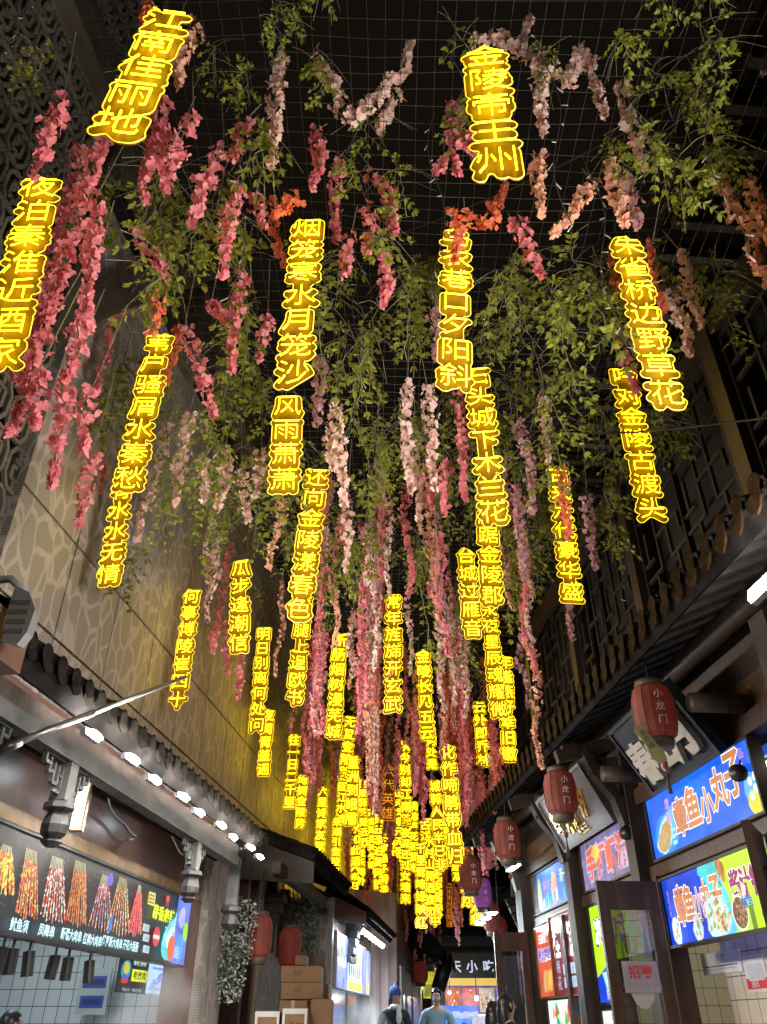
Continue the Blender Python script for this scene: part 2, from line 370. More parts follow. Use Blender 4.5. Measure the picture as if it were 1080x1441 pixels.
# ------------------------------------------------------------------ tiled eaves
def eave_roof(side, Y0, Y1, d_wall, z_wall, d_edge, z_edge, root, pitch=.2, rafter=.24, wood='rafter', tile='tile', drip='drip', purlin=True, fascia=False, hang=1.0):
    sl = (Vector((0, 0, 1)) * (z_wall - z_edge) + side.n * (d_wall - d_edge)); L = sl.length; sd = sl.normalized()   # up the slope
    nrm = side.u.cross(sd); nrm = nrm if nrm.z > 0 else -nrm
    sh = MB(); th = .05
    a, b, c, d = side.pt(Y0, d_edge, z_edge), side.pt(Y1, d_edge, z_edge), side.pt(Y1, d_wall, z_wall), side.pt(Y0, d_wall, z_wall)
    sh.hexa([a - nrm * th, b - nrm * th, c - nrm * th, d - nrm * th, a, b, c, d], M['soffit']); sh.build('soffit', root)
    rf = MB(); n = int((Y1 - Y0) / rafter)
    for i in range(n):
        Y = Y0 + (i + .5) * (Y1 - Y0) / n
        p = side.pt(Y, d_edge, z_edge) - nrm * (th + .04) + sd * .05; rf.bar(p, p + sd * (L - .06), .065, .075, M[wood], nrm)
        q = side.pt(Y + .03, d_edge, z_edge) - nrm * (th + .03) + sd * .34; rf.bar(q, q + side.u * (rafter * .55), .05, .03, M[wood], nrm)
    p = side.pt(Y0, d_edge, z_edge) - nrm * (th + .045) + sd * .01
    rf.bar(p, p + side.u * ((b - a).length), .035, .09, M['soffit'], nrm)
    rf.build('rafters', root)
    if purlin:
        pm = MB(); p0 = side.pt(Y0, 0, 0) * 0
        q0 = a + sd * (L * .52) - nrm * .22; q1 = b + sd * (L * .52) - nrm * .22
        pm.tube([q0, q1], .085, M['wood'], 12); pm.build('purlin', root, True)
    tl = MB(); dr = MB(); n = int((Y1 - Y0) / pitch); N = 6
    for i in range(n + 1):
        Y = Y0 + i * (Y1 - Y0) / n
        p = side.pt(Y, d_edge, z_edge) - sd * .03 + nrm * .02; rr = .058
        # overlapping barrel tiles up the slope
        m = max(3, int(L / .26)); vs = []; fs = []
        for k in range(m):
            for (t, q) in ((k / m, rr), ((k + 1) / m + .01, rr * .88)):
                cc = p + sd * (L * t)
                for j in range(N + 1):
                    an = math.pi * j / N; vs.append(cc + side.u * (q * math.cos(an)) + nrm * (q * math.sin(an)))
            o = k * 2 * (N + 1)
            for j in range(N): fs.append((o + j, o + j + 1, o + N + 1 + j + 1, o + N + 1 + j))
        tl.raw(vs, fs, M[tile])
        dn = Vector((0, 0, -1)); f = p - sd * .012
        dr.poly([f + side.u * (rr * 1.08 * math.cos(2 * math.pi * j / 12)) + (nrm * .02 + Vector((0, 0, 1)) * (rr * 1.08 * math.sin(2 * math.pi * j / 12))) for j in range(12)], M[drip])
        if i < n:     # drip tile: a shield between two barrels
            cpt = side.pt(Y + (Y1 - Y0) / n / 2, d_edge, z_edge) - sd * .02; hw = pitch * .36
            sh_ = [(-hw, .03), (hw, .03), (hw, -.03 * hang), (hw * .62, -.085 * hang), (0, -.125 * hang), (-hw * .62, -.085 * hang), (-hw, -.03 * hang)]
            fr = [cpt + side.u * x + Vector((0, 0, 1)) * z for x, z in sh_]; bk = [q + sd * .02 for q in fr]
            k = len(fr); dr.raw(fr + bk, [tuple(range(k)), tuple(range(2 * k - 1, k - 1, -1))] + [(j, (j + 1) % k, k + (j + 1) % k, k + j) for j in range(k)], M[drip])
            pan = MB
            tl.raw([cpt + side.u * -hw + nrm * .012, cpt + side.u * hw + nrm * .012, cpt + side.u * hw + nrm * .012 + sd * L, cpt + side.u * -hw + nrm * .012 + sd * L], [(0, 1, 2, 3)], M[tile])
    tl.build('roof_tiles', root, True); dr.build('drip_tiles', root)
    if fascia:
        fb = MB(); p = a - sd * .005
        fb.box(p - Vector((0, 0, .26)), side.u * (b - a).length, -sd * .03 * 0 + side.n * .035, Vector((0, 0, .22)), M['fascia']); fb.build('fascia_board', root)

# ------------------------------------------------------------------ left: tall facade above the stalls
fac = empty('perforated_facade', LF.pt(9, -.1, 0), 'tall beige perforated metal facade with rounded cell pattern above the left stalls', 'wall')
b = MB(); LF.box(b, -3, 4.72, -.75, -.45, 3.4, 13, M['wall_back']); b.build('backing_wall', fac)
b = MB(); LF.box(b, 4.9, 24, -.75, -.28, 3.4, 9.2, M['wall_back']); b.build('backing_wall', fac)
b = MB(); W = .94
zs = [4.05 + .865 * i for i in range(-1, 6)]
i = 0; Y = 4.83
while Y < 23.5:
    for j in range(len(zs) - 1):
        LF.box(b, Y + .012, Y + W - .012, -.26, -.10, zs[j] + .012, zs[j + 1] - .012, M['perforated'])
    Y += W
b.build('perforated_panels', fac)
b = MB()   # dark clad columns between the screen and the sheets
LF.box(b, 4.62, 4.78, -.45, -.10, 6.4, 13, M['column']); b.build('facade_column', fac)
b = MB(); LF.box(b, 6.6, 7.3, -.45, .25, 8.2, 9.2, M['column']); b.build('beam_bracket', fac)
b = MB(); LF.box(b, -3, 24, -.45, .02, 9.2, 9.75, M['column']); b.build('facade_beam', fac)
b = MB(); q0 = LF.pt(4.9, .05, 7.0); q1 = LF.pt(6.4, .55, 9.4); b.bar(q0, q1, .28, .3, M['column']); b.build('diagonal_brace', fac)

fs = empty('fret_screen', LF.pt(1.5, -.3, 0), 'dim grey metal fretwork screen of octagons and squares at upper left', 'screen')
b = MB()
cw, chh = .30, .40
def fbar(y0, z0, y1, z1, t=.030):
    b.bar(LF.pt(y0, -.17, z0), LF.pt(y1, -.17, z1), .035, t, M['fret'], LF.n)
for iy in range(int((4.80 + 1.2) / cw)):
    for iz in range(int(8.6 / chh)):
        y, z = -1.2 + iy * cw, 3.6 + iz * chh
        if iz % 2: y += cw / 2
        cx, cy = y + cw / 2, z + chh / 2
        a1, a2, c1, c2 = cw * .42, cw * .22, chh * .46, chh * .22
        ring = [(a1, c2), (a2, c1), (-a2, c1), (-a1, c2), (-a1, -c2), (-a2, -c1), (a2, -c1), (a1, -c2)]
        for k in range(8):
            p, q = ring[k], ring[(k + 1) % 8]; fbar(cx + p[0], cy + p[1], cx + q[0], cy + q[1])
        s1, s2 = cw * .17, chh * .2
        sp = [(-s1, s2), (s1, s2), (s1, -s2), (-s1, -s2), (-s1, s2 * .3), (0, s2 * .3)]
        for k in range(5): fbar(cx + sp[k][0], cy + sp[k][1], cx + sp[k + 1][0], cy + sp[k + 1][1], .022)
        fbar(cx + a1, cy, cx + cw - a1, cy, .026); fbar(cx, cy + s2, cx, cy + c1, .022); fbar(cx, cy - c1, cx, cy - s2, .022)
b.build('fretwork', fs)
b = MB()
for y in (-1.2, 1.6): b.bar(LF.pt(y, -.32, 3.2), LF.pt(y, -.32, 12.3), .07, .07, M['column'], LF.n)
for z in (5.0, 6.9, 8.7, 10.5): b.bar(LF.pt(-1.2, -.36, z), LF.pt(4.4, -.36, z), .05, .05, M['column'], LF.n)
b.build('screen_frame', fs)

# ------------------------------------------------------------------ left: first stall
stall = empty('skewer_stall', LF.pt(7, -.6, 0), 'left snack stall with tiled eave, brown fascia and white tiled kitchen', 'stall')
eave_roof(LF, 4.15, 9.9, -.10, 3.74, .70, 3.25, stall, wood='soffit', pitch=.19, purlin=False, drip='tile', hang=.45)
b = MB(); LF.box(b, 4.15, 9.9, .12, .50, 3.04, 3.12, M['soffit']); b.build('ceiling_board', stall)
b = MB(); LF.box(b, 3.2, 9.9, -.20, .0, 2.70, 3.5, M['fascia']); b.build('fascia', stall)
b = MB(); LF.box(b, 3.2, 9.86, -.20, .035, 2.60, 2.69, M['gold_trim']); b.build('gold_trim', stall)
b = MB(); LF.box(b, 3.4, 9.4, .44, .56, 2.90, 3.00, M['white_beam']); b.build('front_beam', stall)
b = MB(); LF.box(b, 3.4, 9.4, .46, .54, 3.00, 3.12, M['wood']); b.build('upper_beam', stall)
b = MB(); LF.box(b, 3.4, 9.4, .42, .44, 3.125, 3.14, M['black']); b.build('cable_strip', stall)
# carved hanging posts with fret brackets
for Y in (4.25, 5.33, 8.05):
    h = MB(); c = LF.pt(Y, .50, 0); u, n = LF.u, LF.n
    h.box(c + Vector((0, 0, 2.66)) - u * .055 - n * .055, u * .11, n * .11, Vector((0, 0, .262)), M['white_beam'])
    h.lathe(c, [(.055, 2.66), (.10, 2.64), (.105, 2.61), (.06, 2.59), (.075, 2.56), (.09, 2.51), (.085, 2.46), (.05, 2.43), (.07, 2.41), (.03, 2.38)], M['carved'], 8)
    po = h.build('hanging_post', stall)
    k = MB()
    for sg in (-1, 1):   # stepped key-fret brackets
        for (x0, z0, x1, z1) in ((.06, 2.90, .34, 2.90), (.06, 2.86, .06, 2.70), (.12, 2.86, .12, 2.74), (.12, 2.74, .18, 2.74), (.18, 2.74, .18, 2.86), (.18, 2.80, .26, 2.80), (.24, 2.88, .24, 2.78), (.24, 2.84, .31, 2.84), (.31, 2.84, .31, 2.90), (.06, 2.70, .15, 2.70), (.06, 2.80, .12, 2.80)):
            k.bar(c + u * (sg * x0) + Vector((0, 0, z0)), c + u * (sg * x1) + Vector((0, 0, z1)), .02, .03, M['white_beam'], n)
    k.build('fret_bracket', po)
# kitchen behind the counter
b = MB(); LF.box(b, 3.0, 10, -3.25, -3.1, 0, 2.62, M['tiles_white']); b.build('tiled_back_wall', stall)
b = MB(); b.hexa([LF.pt(9.92, -3.1, 0), LF.pt(10, -3.1, 0), LF.pt(10, -.22, 0), LF.pt(9.92, -.22, 0), LF.pt(9.92, -3.1, 2.62), LF.pt(10, -3.1, 2.62), LF.pt(10, -.22, 2.62), LF.pt(9.92, -.22, 2.62)], M['tiles_white']); b.build('tiled_side_wall', stall)
b = MB(); LF.box(b, 3.0, 10, -3.1, -.2, 2.62, 2.68, M['white_paint']); b.build('kitchen_ceiling', stall)
b = MB(); LF.box(b, 3.0, 9.9, -.55, .05, .0, .92, M['grey_metal']); LF.box(b, 2.95, 9.9, -.6, .1, .92, .96, M['metal']); b.build('counter', stall)
b = MB(); LF.box(b, 9.55, 9.9, -.2, .02, 0, 2.6, M['fascia']); b.build('end_jamb', stall)
b = MB(); LF.box(b, 3.0, 3.2, -3.1, .1, 0, 3.5, M['fascia']); b.build('end_wall', stall)
# patterned pillar at the far end
b = MB(); LF.box(b, 9.92, 10.75, -.3, .10, 0, 3.45, M['perforated']); pil = b.build('patterned_pillar', stall)
c = LF.pt(9.75, .42, 0); b = MB(); b.box(c + Vector((-.06, -.06, 2.55)), (.12, 0, 0), (0, .12, 0), (0, 0, .60), M['white_beam'])
b.lathe(c, [(.06, 2.56), (.11, 2.53), (.115, 2.49), (.07, 2.46), (.085, 2.42), (.10, 2.36), (.06, 2.32), (.03, 2.30)], M['carved'], 8); b.build('hanging_post', stall)

# near roof with a boarded end, above the viewer's left shoulder
nr = empty('near_eave', LF.pt(2.5, .3, 0), 'dark brown boarded eave end nearest the viewer at left edge', 'roof')
eave_roof(LF, .6, 4.05, -.10, 3.78, .72, 3.30, nr, wood='soffit', pitch=.19, purlin=False, drip='tile', hang=.45)
b = MB(); LF.box(b, .6, 4.08, .55, .78, 3.03, 3.29, M['fascia']); b.build('fascia_board', nr)

# LED lamps under the eave
def led_lamp(side, Y, d, z, ln, wd, strength, label, col=(.85, .95, 1.0), tilt=0.0, group=None, name='eave_lamp', along=True, lens=False):
    c = side.pt(Y, d, z); r = empty(name, c, label, 'lamp', group)
    u = side.u if along else side.n; out = side.n if along else side.u
    dn = (Vector((0, 0, -1)) * math.cos(tilt) + out * math.sin(tilt)).normalized(); n = u.cross(dn)
    h = MB(); h.box(c - u * ln / 2 - n * wd / 2 - dn * .006, u * ln, n * wd, -dn * .035, M['grey_metal']); h.build('housing', r)
    e = MB()
    if lens:
        ring = [u * (ln / 2 * math.cos(k * math.pi / 10)) + n * (wd / 2 * math.sin(k * math.pi / 10)) for k in range(20)]
        e.raw([c + q + dn * .004 for q in ring] + [c + q * .85 + dn * .022 for q in ring], [tuple(range(19, -1, -1)), tuple(range(20, 40))] + [(k, (k + 1) % 20, 20 + (k + 1) % 20, 20 + k) for k in range(20)], lamp_mat(col, strength))
    else: e.box(c - u * (ln / 2 - .012) - n * (wd / 2 - .01) - dn * .004, u * (ln - .024), n * (wd - .02), dn * .016, lamp_mat(col, strength))
    e.build('diffuser', r)
    return r
_lm = {}
def lamp_mat(col, s):
    if (col, s) not in _lm: _lm[(col, s)] = glow('lamp_diffuser_%d' % len(_lm), col, s)
    return _lm[(col, s)]
LED = 980.0; WARMW = (1.0, .92, .82)
where = ['next to the nearest carved hanging post', 'second from the viewer along the row', 'third from the viewer along the row', 'fourth from the viewer along the row',
         'fifth from the viewer along the row', 'sixth from the viewer along the row', 'seventh from the viewer along the row', 'eighth from the viewer along the row', 'ninth and last before the pillar']
for i in range(9):
    led_lamp(LF, 5.05 + i * .55, .78 + .04 * (i % 2), 3.0, .21, .042, LED, col=WARMW, tilt=R(100), lens=True, label='white LED floodlight under the left stall eave, ' + where[i], group='LED floodlights under the left eave')
for i, Y in enumerate((5.9, 6.9, 7.7)):  # unseen fill lamps, added to brighten the fascia
    led_lamp(LF, Y, .33, 3.02, .24, .08, 34.0, col=(.80, .93, 1.0), label='added white fill lamp behind the left carved beam, ' + ('nearest the tube lamp', 'middle one', 'nearest the far carved post')[i], name='fascia_fill_lamp', group='added fill lamps behind the carved beam')
# fluorescent tube lamp hanging on the fascia
c = LF.pt(*[LF.px(118, 1133, .3)[0], .30, 0]); zc = LF.px(118, 1133, .3)[1]
fl = empty('tube_lamp', (c.x, c.y, zc - .16), 'warm white rectangular tube lamp hanging upright from the left beam', 'lamp')
b = MB(); b.box((c.x - .045, c.y - .02, zc - .19), (.09, 0, 0), (0, .05, 0), (0, 0, .40), M['gold_trim']); b.build('housing', fl)
b = MB(); b.box((c.x - .035, c.y - .045, zc - .18), (.07, 0, 0), (0, .024, 0), (0, 0, .38), lamp_mat((1.0, .86, .62), 2.6)); b.build('diffuser', fl)
# kitchen lamps behind the menu board
for i, Y in enumerate((4.6, 6.6, 8.6)):
    led_lamp(LF, Y, -1.2, 2.59, .9, .14, 34.0, ['white kitchen ceiling lamp nearest the viewer in the left stall', 'middle white kitchen ceiling lamp in the left stall', 'farthest white kitchen ceiling lamp in the left stall'][i], name='kitchen_lamp', group='kitchen lamps of the left stall')

# menu lightbox with skewers
Y0, Y1, z0, z1 = 4.5, 9.35, CZ + .50, CZ + 1.11
mn = empty('menu_lightbox', LF.pt(7, .0, z0), 'long black backlit menu board with pictures of grilled skewers', 'sign')
PL = Panel(LF.pt(Y0, .06, z0), LF.u, (0, 0, 1), (LF.pt(Y1, 0, 0) - LF.pt(Y0, 0, 0)).length, z1 - z0, mn)
def fx(u, v):      # photo pixel -> panel coordinates
    Y, z = LF.px(u, v, .06); return (Y - Y0) * 1.006, z - z0
PL.back(.07, ink(.018, .024, .03, .9, .5), rim=.02, rim_mat=M['black'])
for k in range(260):
    x = random.uniform(0, PL.W * .8); y = random.uniform(.15, PL.H)
    PL.blob(x, y, .006, .005, ink(.35, .32, .3, .7), n=5)
CAP = ink(.55, .9, 1.0, 1.1, .05)
def skewers(u0, top, bot, wt, wb, cols, n=7, ball=.016, curl=False):
    n += 1; ball *= .6; wb *= 1.12
    (xt, yt), (xb, yb) = fx(u0 + 8, top), fx(u0, bot)
    for i in range(n):
        f = i / (n - 1) - .5; a = (xt + f * wt, yt); e = (xb + f * wb, yb + random.uniform(-.02, .03) + abs(f) * .05)
        PL.quad([(a[0] - .004, a[1]), (a[0] + .004, a[1]), (e[0] + .004, e[1]), (e[0] - .004, e[1])], ink(.75, .7, .4, .9))
    for i in range(n):
        f = i / (n - 1) - .5; a = (xt + f * wt, yt); e = (xb + f * wb, yb + random.uniform(-.02, .03) + abs(f) * .05)
        for j in range(22):
            t = .20 + .80 * j / 21 + random.uniform(-.02, .02)
            PL.blob(a[0] + (e[0] - a[0]) * t + random.uniform(-.008, .008), a[1] + (e[1] - a[1]) * t, ball * random.uniform(.7, 1.2), ball * random.uniform(.8, 1.6), random.choice(cols), n=7, jit=.3, rot=random.uniform(-.6, .6))
RED, ORA, YEL, PNK, WHT, VIO, BRN, MAR = ink(.62, .07, .04, 1.0), ink(.8, .22, .03, 1.0), ink(.85, .55, .08, 1.0), ink(.8, .12, .14, 1.0), ink(.75, .66, .6, 1.0), ink(.36, .18, .42, 1.0), ink(.38, .12, .05, 1.0), ink(.3, .03, .04, 1.0)
skewers(2, 1190, 1255, .10, .26, [YEL, ORA, YEL, BRN], 6, .022)
skewers(36, 1196, 1290, .14, .26, [ORA, YEL, RED, PNK, BRN], 8, .016)
skewers(72, 1207, 1298, .16, .34, [RED, WHT, MAR, PNK, WHT], 8, .017)
skewers(104, 1213, 1302, .17, .30, [ORA, RED, ORA, BRN], 8, .017)
skewers(138, 1232, 1310, .10, .40, [VIO, WHT, MAR, PNK], 7, .016)
skewers(163, 1236, 1314, .14, .42, [ORA, YEL, RED, WHT], 7, .015)
skewers(186, 1246, 1316, .05, .26, [PNK, RED, PNK], 5, .026)
x, y = fx(152, 1238); PL.blob(x, y, .06, .05, ink(.16, .10, .62, 1.0))
x, y = fx(152, 1300); PL.blob(x, y, .03, .07, ink(.05, .2, .7, 1.0))
for (t, u_, v_, sz) in (('鱿鱼须', 23, 1304, .085), ('凤舞串', 62, 1310, .085), ('新疆大肉串', 97, 1316, .085), ('红柳大肉串', 127, 1323, .085), ('俄罗斯大肉串', 155, 1326, .085), ('开花大香肠', 181, 1331, .085)):
    x, y = fx(u_, v_); PL.text(t, x, max(.05, y), sz, CAP, bold=.015, sx=.95 if len(t) < 5 else .82, slant=0)
x, y = fx(211, 1265); PL.rect(x - .10, y - .055, x + .08, y + .055, ink(.75, .62, .2, 1.0))
for k in range(3): PL.rect(x - .08, y - .04 + k * .03, x + .06, y - .025 + k * .03, ink(.3, .22, .06, .8))
x, y = fx(233, 1268); PL.blob(x, y + .02, .06, .03, ink(.75, .1, .12, 1.0)); PL.text('龙虾', x, y - .03, .05, ink(.75, .1, .12, 1.0))
x, y = fx(228, 1287); PL.text('蒜香麻辣', x, y, .13, ink(.75, .9, .02, 1.1), bold=.03, sx=1.15)
for i, v_ in enumerate((1306, 1320, 1336)):
    x, y = fx(203, v_); PL.rect(x - .09, y - .03, x + .07, y + .03, ink(.45, .6, .62, .9)); PL.text('小龙', x, y, .045, ink(.05, .08, .1, .8))
x, y = fx(217, 1318); PL.blob(x, y, .09, .085, ink(.62, .05, .06, 1.0), n=14, jit=.02); PL.rect(x - .085, y - .02, x + .085, y + .012, ink(.9, .6, .62, 1.0))
x, y = fx(238, 1318); PL.blob(x, y - .02, .26, .17, ink(.12, .55, .62, 1.1), n=16, jit=.04, rot=.5)
PL.blob(x + .16, y + .15, .12, .13, ink(.3, .75, .75, 1.1), n=14, jit=.05); PL.blob(x - .01, y - .01, .13, .09, ink(.55, .9, .85, 1.1), n=14, jit=.04, rot=.5); PL.blob(x + .17, y + .14, .06, .06, ink(.7, .9, .7, 1.0), n=12, jit=.1)
for k in range(40): PL.blob(x + random.uniform(-.2, .2), y + random.uniform(-.12, .12), .015, .01, random.choice([WHT, YEL, ink(.2, .4, .3, 1.0)]), n=6)
x, y = fx(265, 1305); PL.rect(PL.W - .40, .0, PL.W, PL.H, ink(.14, .20, .72, 1.1, .5))
PL.blob(PL.W - .22, .42, .10, .10, ink(.4, .45, .9, 1.1)); PL.blob(PL.W - .07, .30, .07, .09, ink(.3, .8, .02, 1.1)); PL.blob(PL.W - .45, .13, .10, .12, ink(.75, .13, .05, 1.1)); PL.blob(PL.W - .2, .15, .12, .12, ink(.10, .35, .8, 1.1))
for k in range(6): PL.rect(PL.W - .34, .05 + k * .018, PL.W - .2, .058 + k * .018, WHT)
PL.done()
# black track spotlights hanging under the board
for i, u_ in enumerate((6, 20, 44, 82, 101, 131)):
    Y, z = LF.px(u_, 1345, .0)
    Y = max(Y, 4.7); c = LF.pt(Y, -.02, z0 - .02); t_ = ('hung nearest the viewer', 'second from the left edge', 'third from the left edge', 'fourth from the left edge', 'fifth from the left edge', 'farthest along the board')[i]
    s = empty('track_spotlight', c - Vector((0, 0, .2)), 'black cylinder spotlight under the menu board, ' + t_, 'spotlight', 'black spotlights under the menu board')
    b = MB(); b.tube([c, c - Vector((0, 0, .05))], .010, M['black'], 6); b.box(c - LF.u * .06 - LF.n * .015, LF.u * .12, LF.n * .03, Vector((0, 0, .018)), M['black']); b.build('bracket', s)
    b = MB(); b.tube([c - Vector((0, 0, .05)), c - Vector((0, 0, .055)), c + Vector((.015 * (i % 3 - 1), .01, -.21)), c + Vector((.015 * (i % 3 - 1), .01, -.20))], [.02, .042, .042, .034], M['black'], 12); b.build('lamp_body', s)
# electric cabinet and posters on the tiled wall
def px_panel(side, u0, v0, u1, v1, d, root_name, label, cat):
    """a flat panel on the plane d of a side, from its photo corners (left top, right bottom)"""
    Ya, za = side.px(u0, v0, d); Yb, zb = side.px(u1, v1, d); Yc, zc_ = side.px(u1, v0, d); Yd, zd = side.px(u0, v1, d)
    z_hi = (za + zc_) / 2; z_lo = (zb + zd) / 2; YL_ = (Ya + Yd) / 2; YR = (Yb + Yc) / 2
    r = empty(root_name, side.pt((YL_ + YR) / 2, d, z_lo), label, cat)
    rv = side.pt(YR, 0, 0) - side.pt(YL_, 0, 0)
    return Panel(side.pt(YL_, d, z_lo), rv, (0, 0, 1), rv.length, z_hi - z_lo, r)
q0, q1 = at(104, 1428, 9.80), at(158, 1362, 9.80); ec = empty('electric_cabinet', q0, 'pale grey electric cabinet with two blue windows on white tiles', 'cabinet')
p = Panel(q0, (1, 0, 0), (0, 0, 1), q1.x - q0.x, q1.z - q0.z, ec)
p.back(.045, paint(.38, .44, .42), 'cabinet_box')
for y in (.14, .56):
    p.rect(.12 * p.W, y * p.H, .9 * p.W, (y + .26) * p.H, paint(.03, .07, .32), 'breaker_window'); p.rect(.2 * p.W, (y + .07) * p.H, .82 * p.W, (y + .19) * p.H, paint(.015, .03, .12), 'breaker_window')
p.done()
p = px_panel(LF, 166, 1346, 207, 1398, -.25, 'menu_poster', 'small black poster with green lion badge and yellow lettering under the menu board', 'poster')
p.W *= 1.0; p.back(.02, ink(.015, .018, .022, .9))
p.blob(p.W * .2, p.H * .62, p.W * .17, p.H * .26, ink(.04, .3, .4, 1.0), n=14, jit=.05); p.blob(p.W * .2, p.H * .66, p.W * .1, p.H * .17, ink(.6, .5, .08, 1.0)); p.blob(p.W * .2, p.H * .34, p.W * .13, p.H * .1, ink(.5, .05, .06, 1.0)); p.blob(p.W * .2, p.H * .42, p.W * .1, p.H * .06, ink(.06, .12, .6, 1.0))
p.text('香辣卤味', p.W * .66, p.H * .84, p.H * .14, ink(.5, .7, .7, 1.0), sx=1.0 * p.W / p.H * .85, bold=.02)
p.rect(p.W * .42, p.H * .33, p.W * .97, p.H * .66, ink(.75, .85, .02, 1.1)); p.text('老南京', p.W * .7, p.H * .5, p.H * .24, ink(.04, .05, .02, 1.0), bold=.03, sx=p.W / p.H * .65)
p.text('营业中 欢迎光临', p.W * .5, p.H * .09, p.H * .09, ink(.5, .75, .8, 1.0), sx=p.W / p.H * .9)
p.done()
p = px_panel(LF, 207, 1346, 239, 1399, -.25, 'price_poster', 'small pale blue poster with blue diagonal lettering beside the black poster', 'poster')
p.back(.02, ink(.42, .62, .85, 1.1)); p.text('老南京锅盔', p.W * .5, p.H * .84, p.H * .16, ink(.25, .06, .32, .9), sx=p.W / p.H * .95, bold=.03)
p.text('小龙虾', p.W * .5, p.H * .42, p.H * .26, ink(.03, .07, .6, 1.0), sx=p.W / p.H * .9, bold=.05, slant=.35); p.rect(p.W * .1, p.H * .1, p.W * .9, p.H * .16, ink(.2, .4, .7, 1.0)); p.rect(p.W * .15, p.H * .64, p.W * .8, p.H * .7, ink(.1, .25, .6, 1.0)); p.done()
# steel awning rod reaching out of the left stall
b = MB(); a_, e_ = at(12, 1050, 4.5), at(262, 952, 5.4); b.tube([a_, a_ + (e_ - a_) * .42], .022, M['metal'], 10); rod = b.build('awning_rod', None, True)
tag(rod, 'long thin steel awning rod slanting out from the left stall', 'rod')
b = MB(); b.tube([a_ + (e_ - a_) * .40, e_], .015, M['metal'], 10); b.build('inner_rod', rod, True)
b = MB(); b.tube([a_ - (e_ - a_) * .04, a_ + (e_ - a_) * .05], .035, M['black'], 10); b.build('pivot_sleeve', rod, True)
# grey street light on an arm over the left eave
c = at(28, 868, 3.7); st = empty('street_light', c - Vector((0, 0, .2)), 'unlit grey slab street light on a curved arm over the left eave', 'street light')
b = MB(); b.tube([LF.pt(3.2, -.25, c.z + .18), c + Vector((-.28, -.02, .20)), c + Vector((-.1, -.01, .22)), c + Vector((0, 0, .14))], .022, M['grey_metal'], 8); b.build('arm', st, True)
b = MB(); pts = [(-.055, .17), (.03, .13), (.085, .03), (.075, -.10), (.04, -.17), (-.04, -.15), (-.06, -.05)]
k = len(pts); fr = [c + Vector((x, -.03, z)) for x, z in pts]; bk = [c + Vector((x * .9, .06, z * .9)) for x, z in pts]
b.raw(fr + bk, [tuple(range(k)), tuple(range(2 * k - 1, k - 1, -1))] + [(j, k + j, k + (j + 1) % k, (j + 1) % k) for j in range(k)], M['grey_metal']); b.build('lamp_head', st)
b = MB()
for j in range(4): b.box(c + Vector((-.04, -.035, -.11 + j * .055)), (.095, 0, 0), (0, .006, 0), (0, 0, .026), M['lantern_cap'])
b.build('cooling_fins', st)
# loose cables under the fascia
for i, (pts, lb) in enumerate((([(152, 1108), (156, 1138), (176, 1160), (192, 1178), (180, 1182)], 'grey cable drooping in front of the brown fascia, thickest one'), ([(195, 1138), (205, 1152), (222, 1150)], 'short cable looping along the brown fascia'), ([(240, 1165), (248, 1188), (258, 1203)], 'white cable end hanging near the right carved post'), ([(88, 1128), (90, 1150), (94, 1160), (91, 1167)], 'thin white cable dangling left of the tube lamp'))):
    b = MB(); P_ = [LF.pt(LF.px(x, y, .1)[0], .10, LF.px(x, y, .1)[1]) for x, y in pts]
    sm = []
    for j in range(len(P_) - 1):
        for t in (0, .33, .66): sm.append(P_[j].lerp(P_[j + 1], t) + Vector((0, 0, -.015 * math.sin(t * 3.1))))
    b.tube(sm + [P_[-1]], .008 if i else .012, M['grey_metal'] if i < 2 else M['white_paint'], 6); tag(b.build('hanging_cable', None, True), lb, 'cable', 'loose cables on the left fascia')

# ------------------------------------------------------------------ left: second shop front with lanterns, cartons
sec = empty('lantern_shop', LF.pt(12, -.3, 0), 'dark wooden shop front with small tiled roof between the two left stalls', 'shop')
eave_roof(LF, 11.2, 14.3, -.05, 3.72, 1.05, 3.33, sec, wood='soffit', pitch=.2, fascia=False, drip='tile', hang=.5)
b = MB()
g0, g1 = LF.pt(11.17, 1.06, 3.28), LF.pt(11.17, -.05, 3.66)
b.hexa([g0 + Vector((0, 0, -.32)), g0 + LF.u * .05 + Vector((0, 0, -.32)), g1 + LF.u * .05 + Vector((0, 0, -.62)), g1 + Vector((0, 0, -.62)), g0, g0 + LF.u * .05, g1 + LF.u * .05, g1], M['wood']); b.build('gable_board', sec)
b = MB(); b.tube([g0 + LF.n * .03, g0 + LF.u * .001 - LF.n * .6 + Vector((0, 0, .22))], .07, M['tile'], 8); b.build('ridge_end_tile', sec)
b = MB(); LF.box(b, 10.75, 14.2, -.35, -.2, 0, 3.6, M['wood']); b.build('wooden_wall', sec)
b = MB(); LF.box(b, 10.75, 11.35, -.2, -.02, 2.3, 2.75, paint(.10, .16, .22, .2)); b.build('transom_glass', sec)
for Y in (11.5, 12.0): b = MB(); LF.box(b, Y, Y + .12, -.2, .12, 0, 3.3, M['red_wood']); b.build('door_post', sec)
b = MB(); LF.box(b, 12.12, 12.2, -.1, .15, 0, 2.3, M['tape']); b.build('pale_post', sec)
b = MB(); LF.box(b, 11.62, 12.0, -.19, -.15, 0, 2.6, M['black']); b.build('doorway', sec)
b = MB(); LF.box(b, 12.2, 14.2, -.2, .02, 1.3, 3.25, M['perforated']); b.build('patterned_panel', sec)
b = MB(); LF.box(b, 12.2, 14.2, -.2, .0, 0, 1.28, M['carved']); b.build('dado_panel', sec)
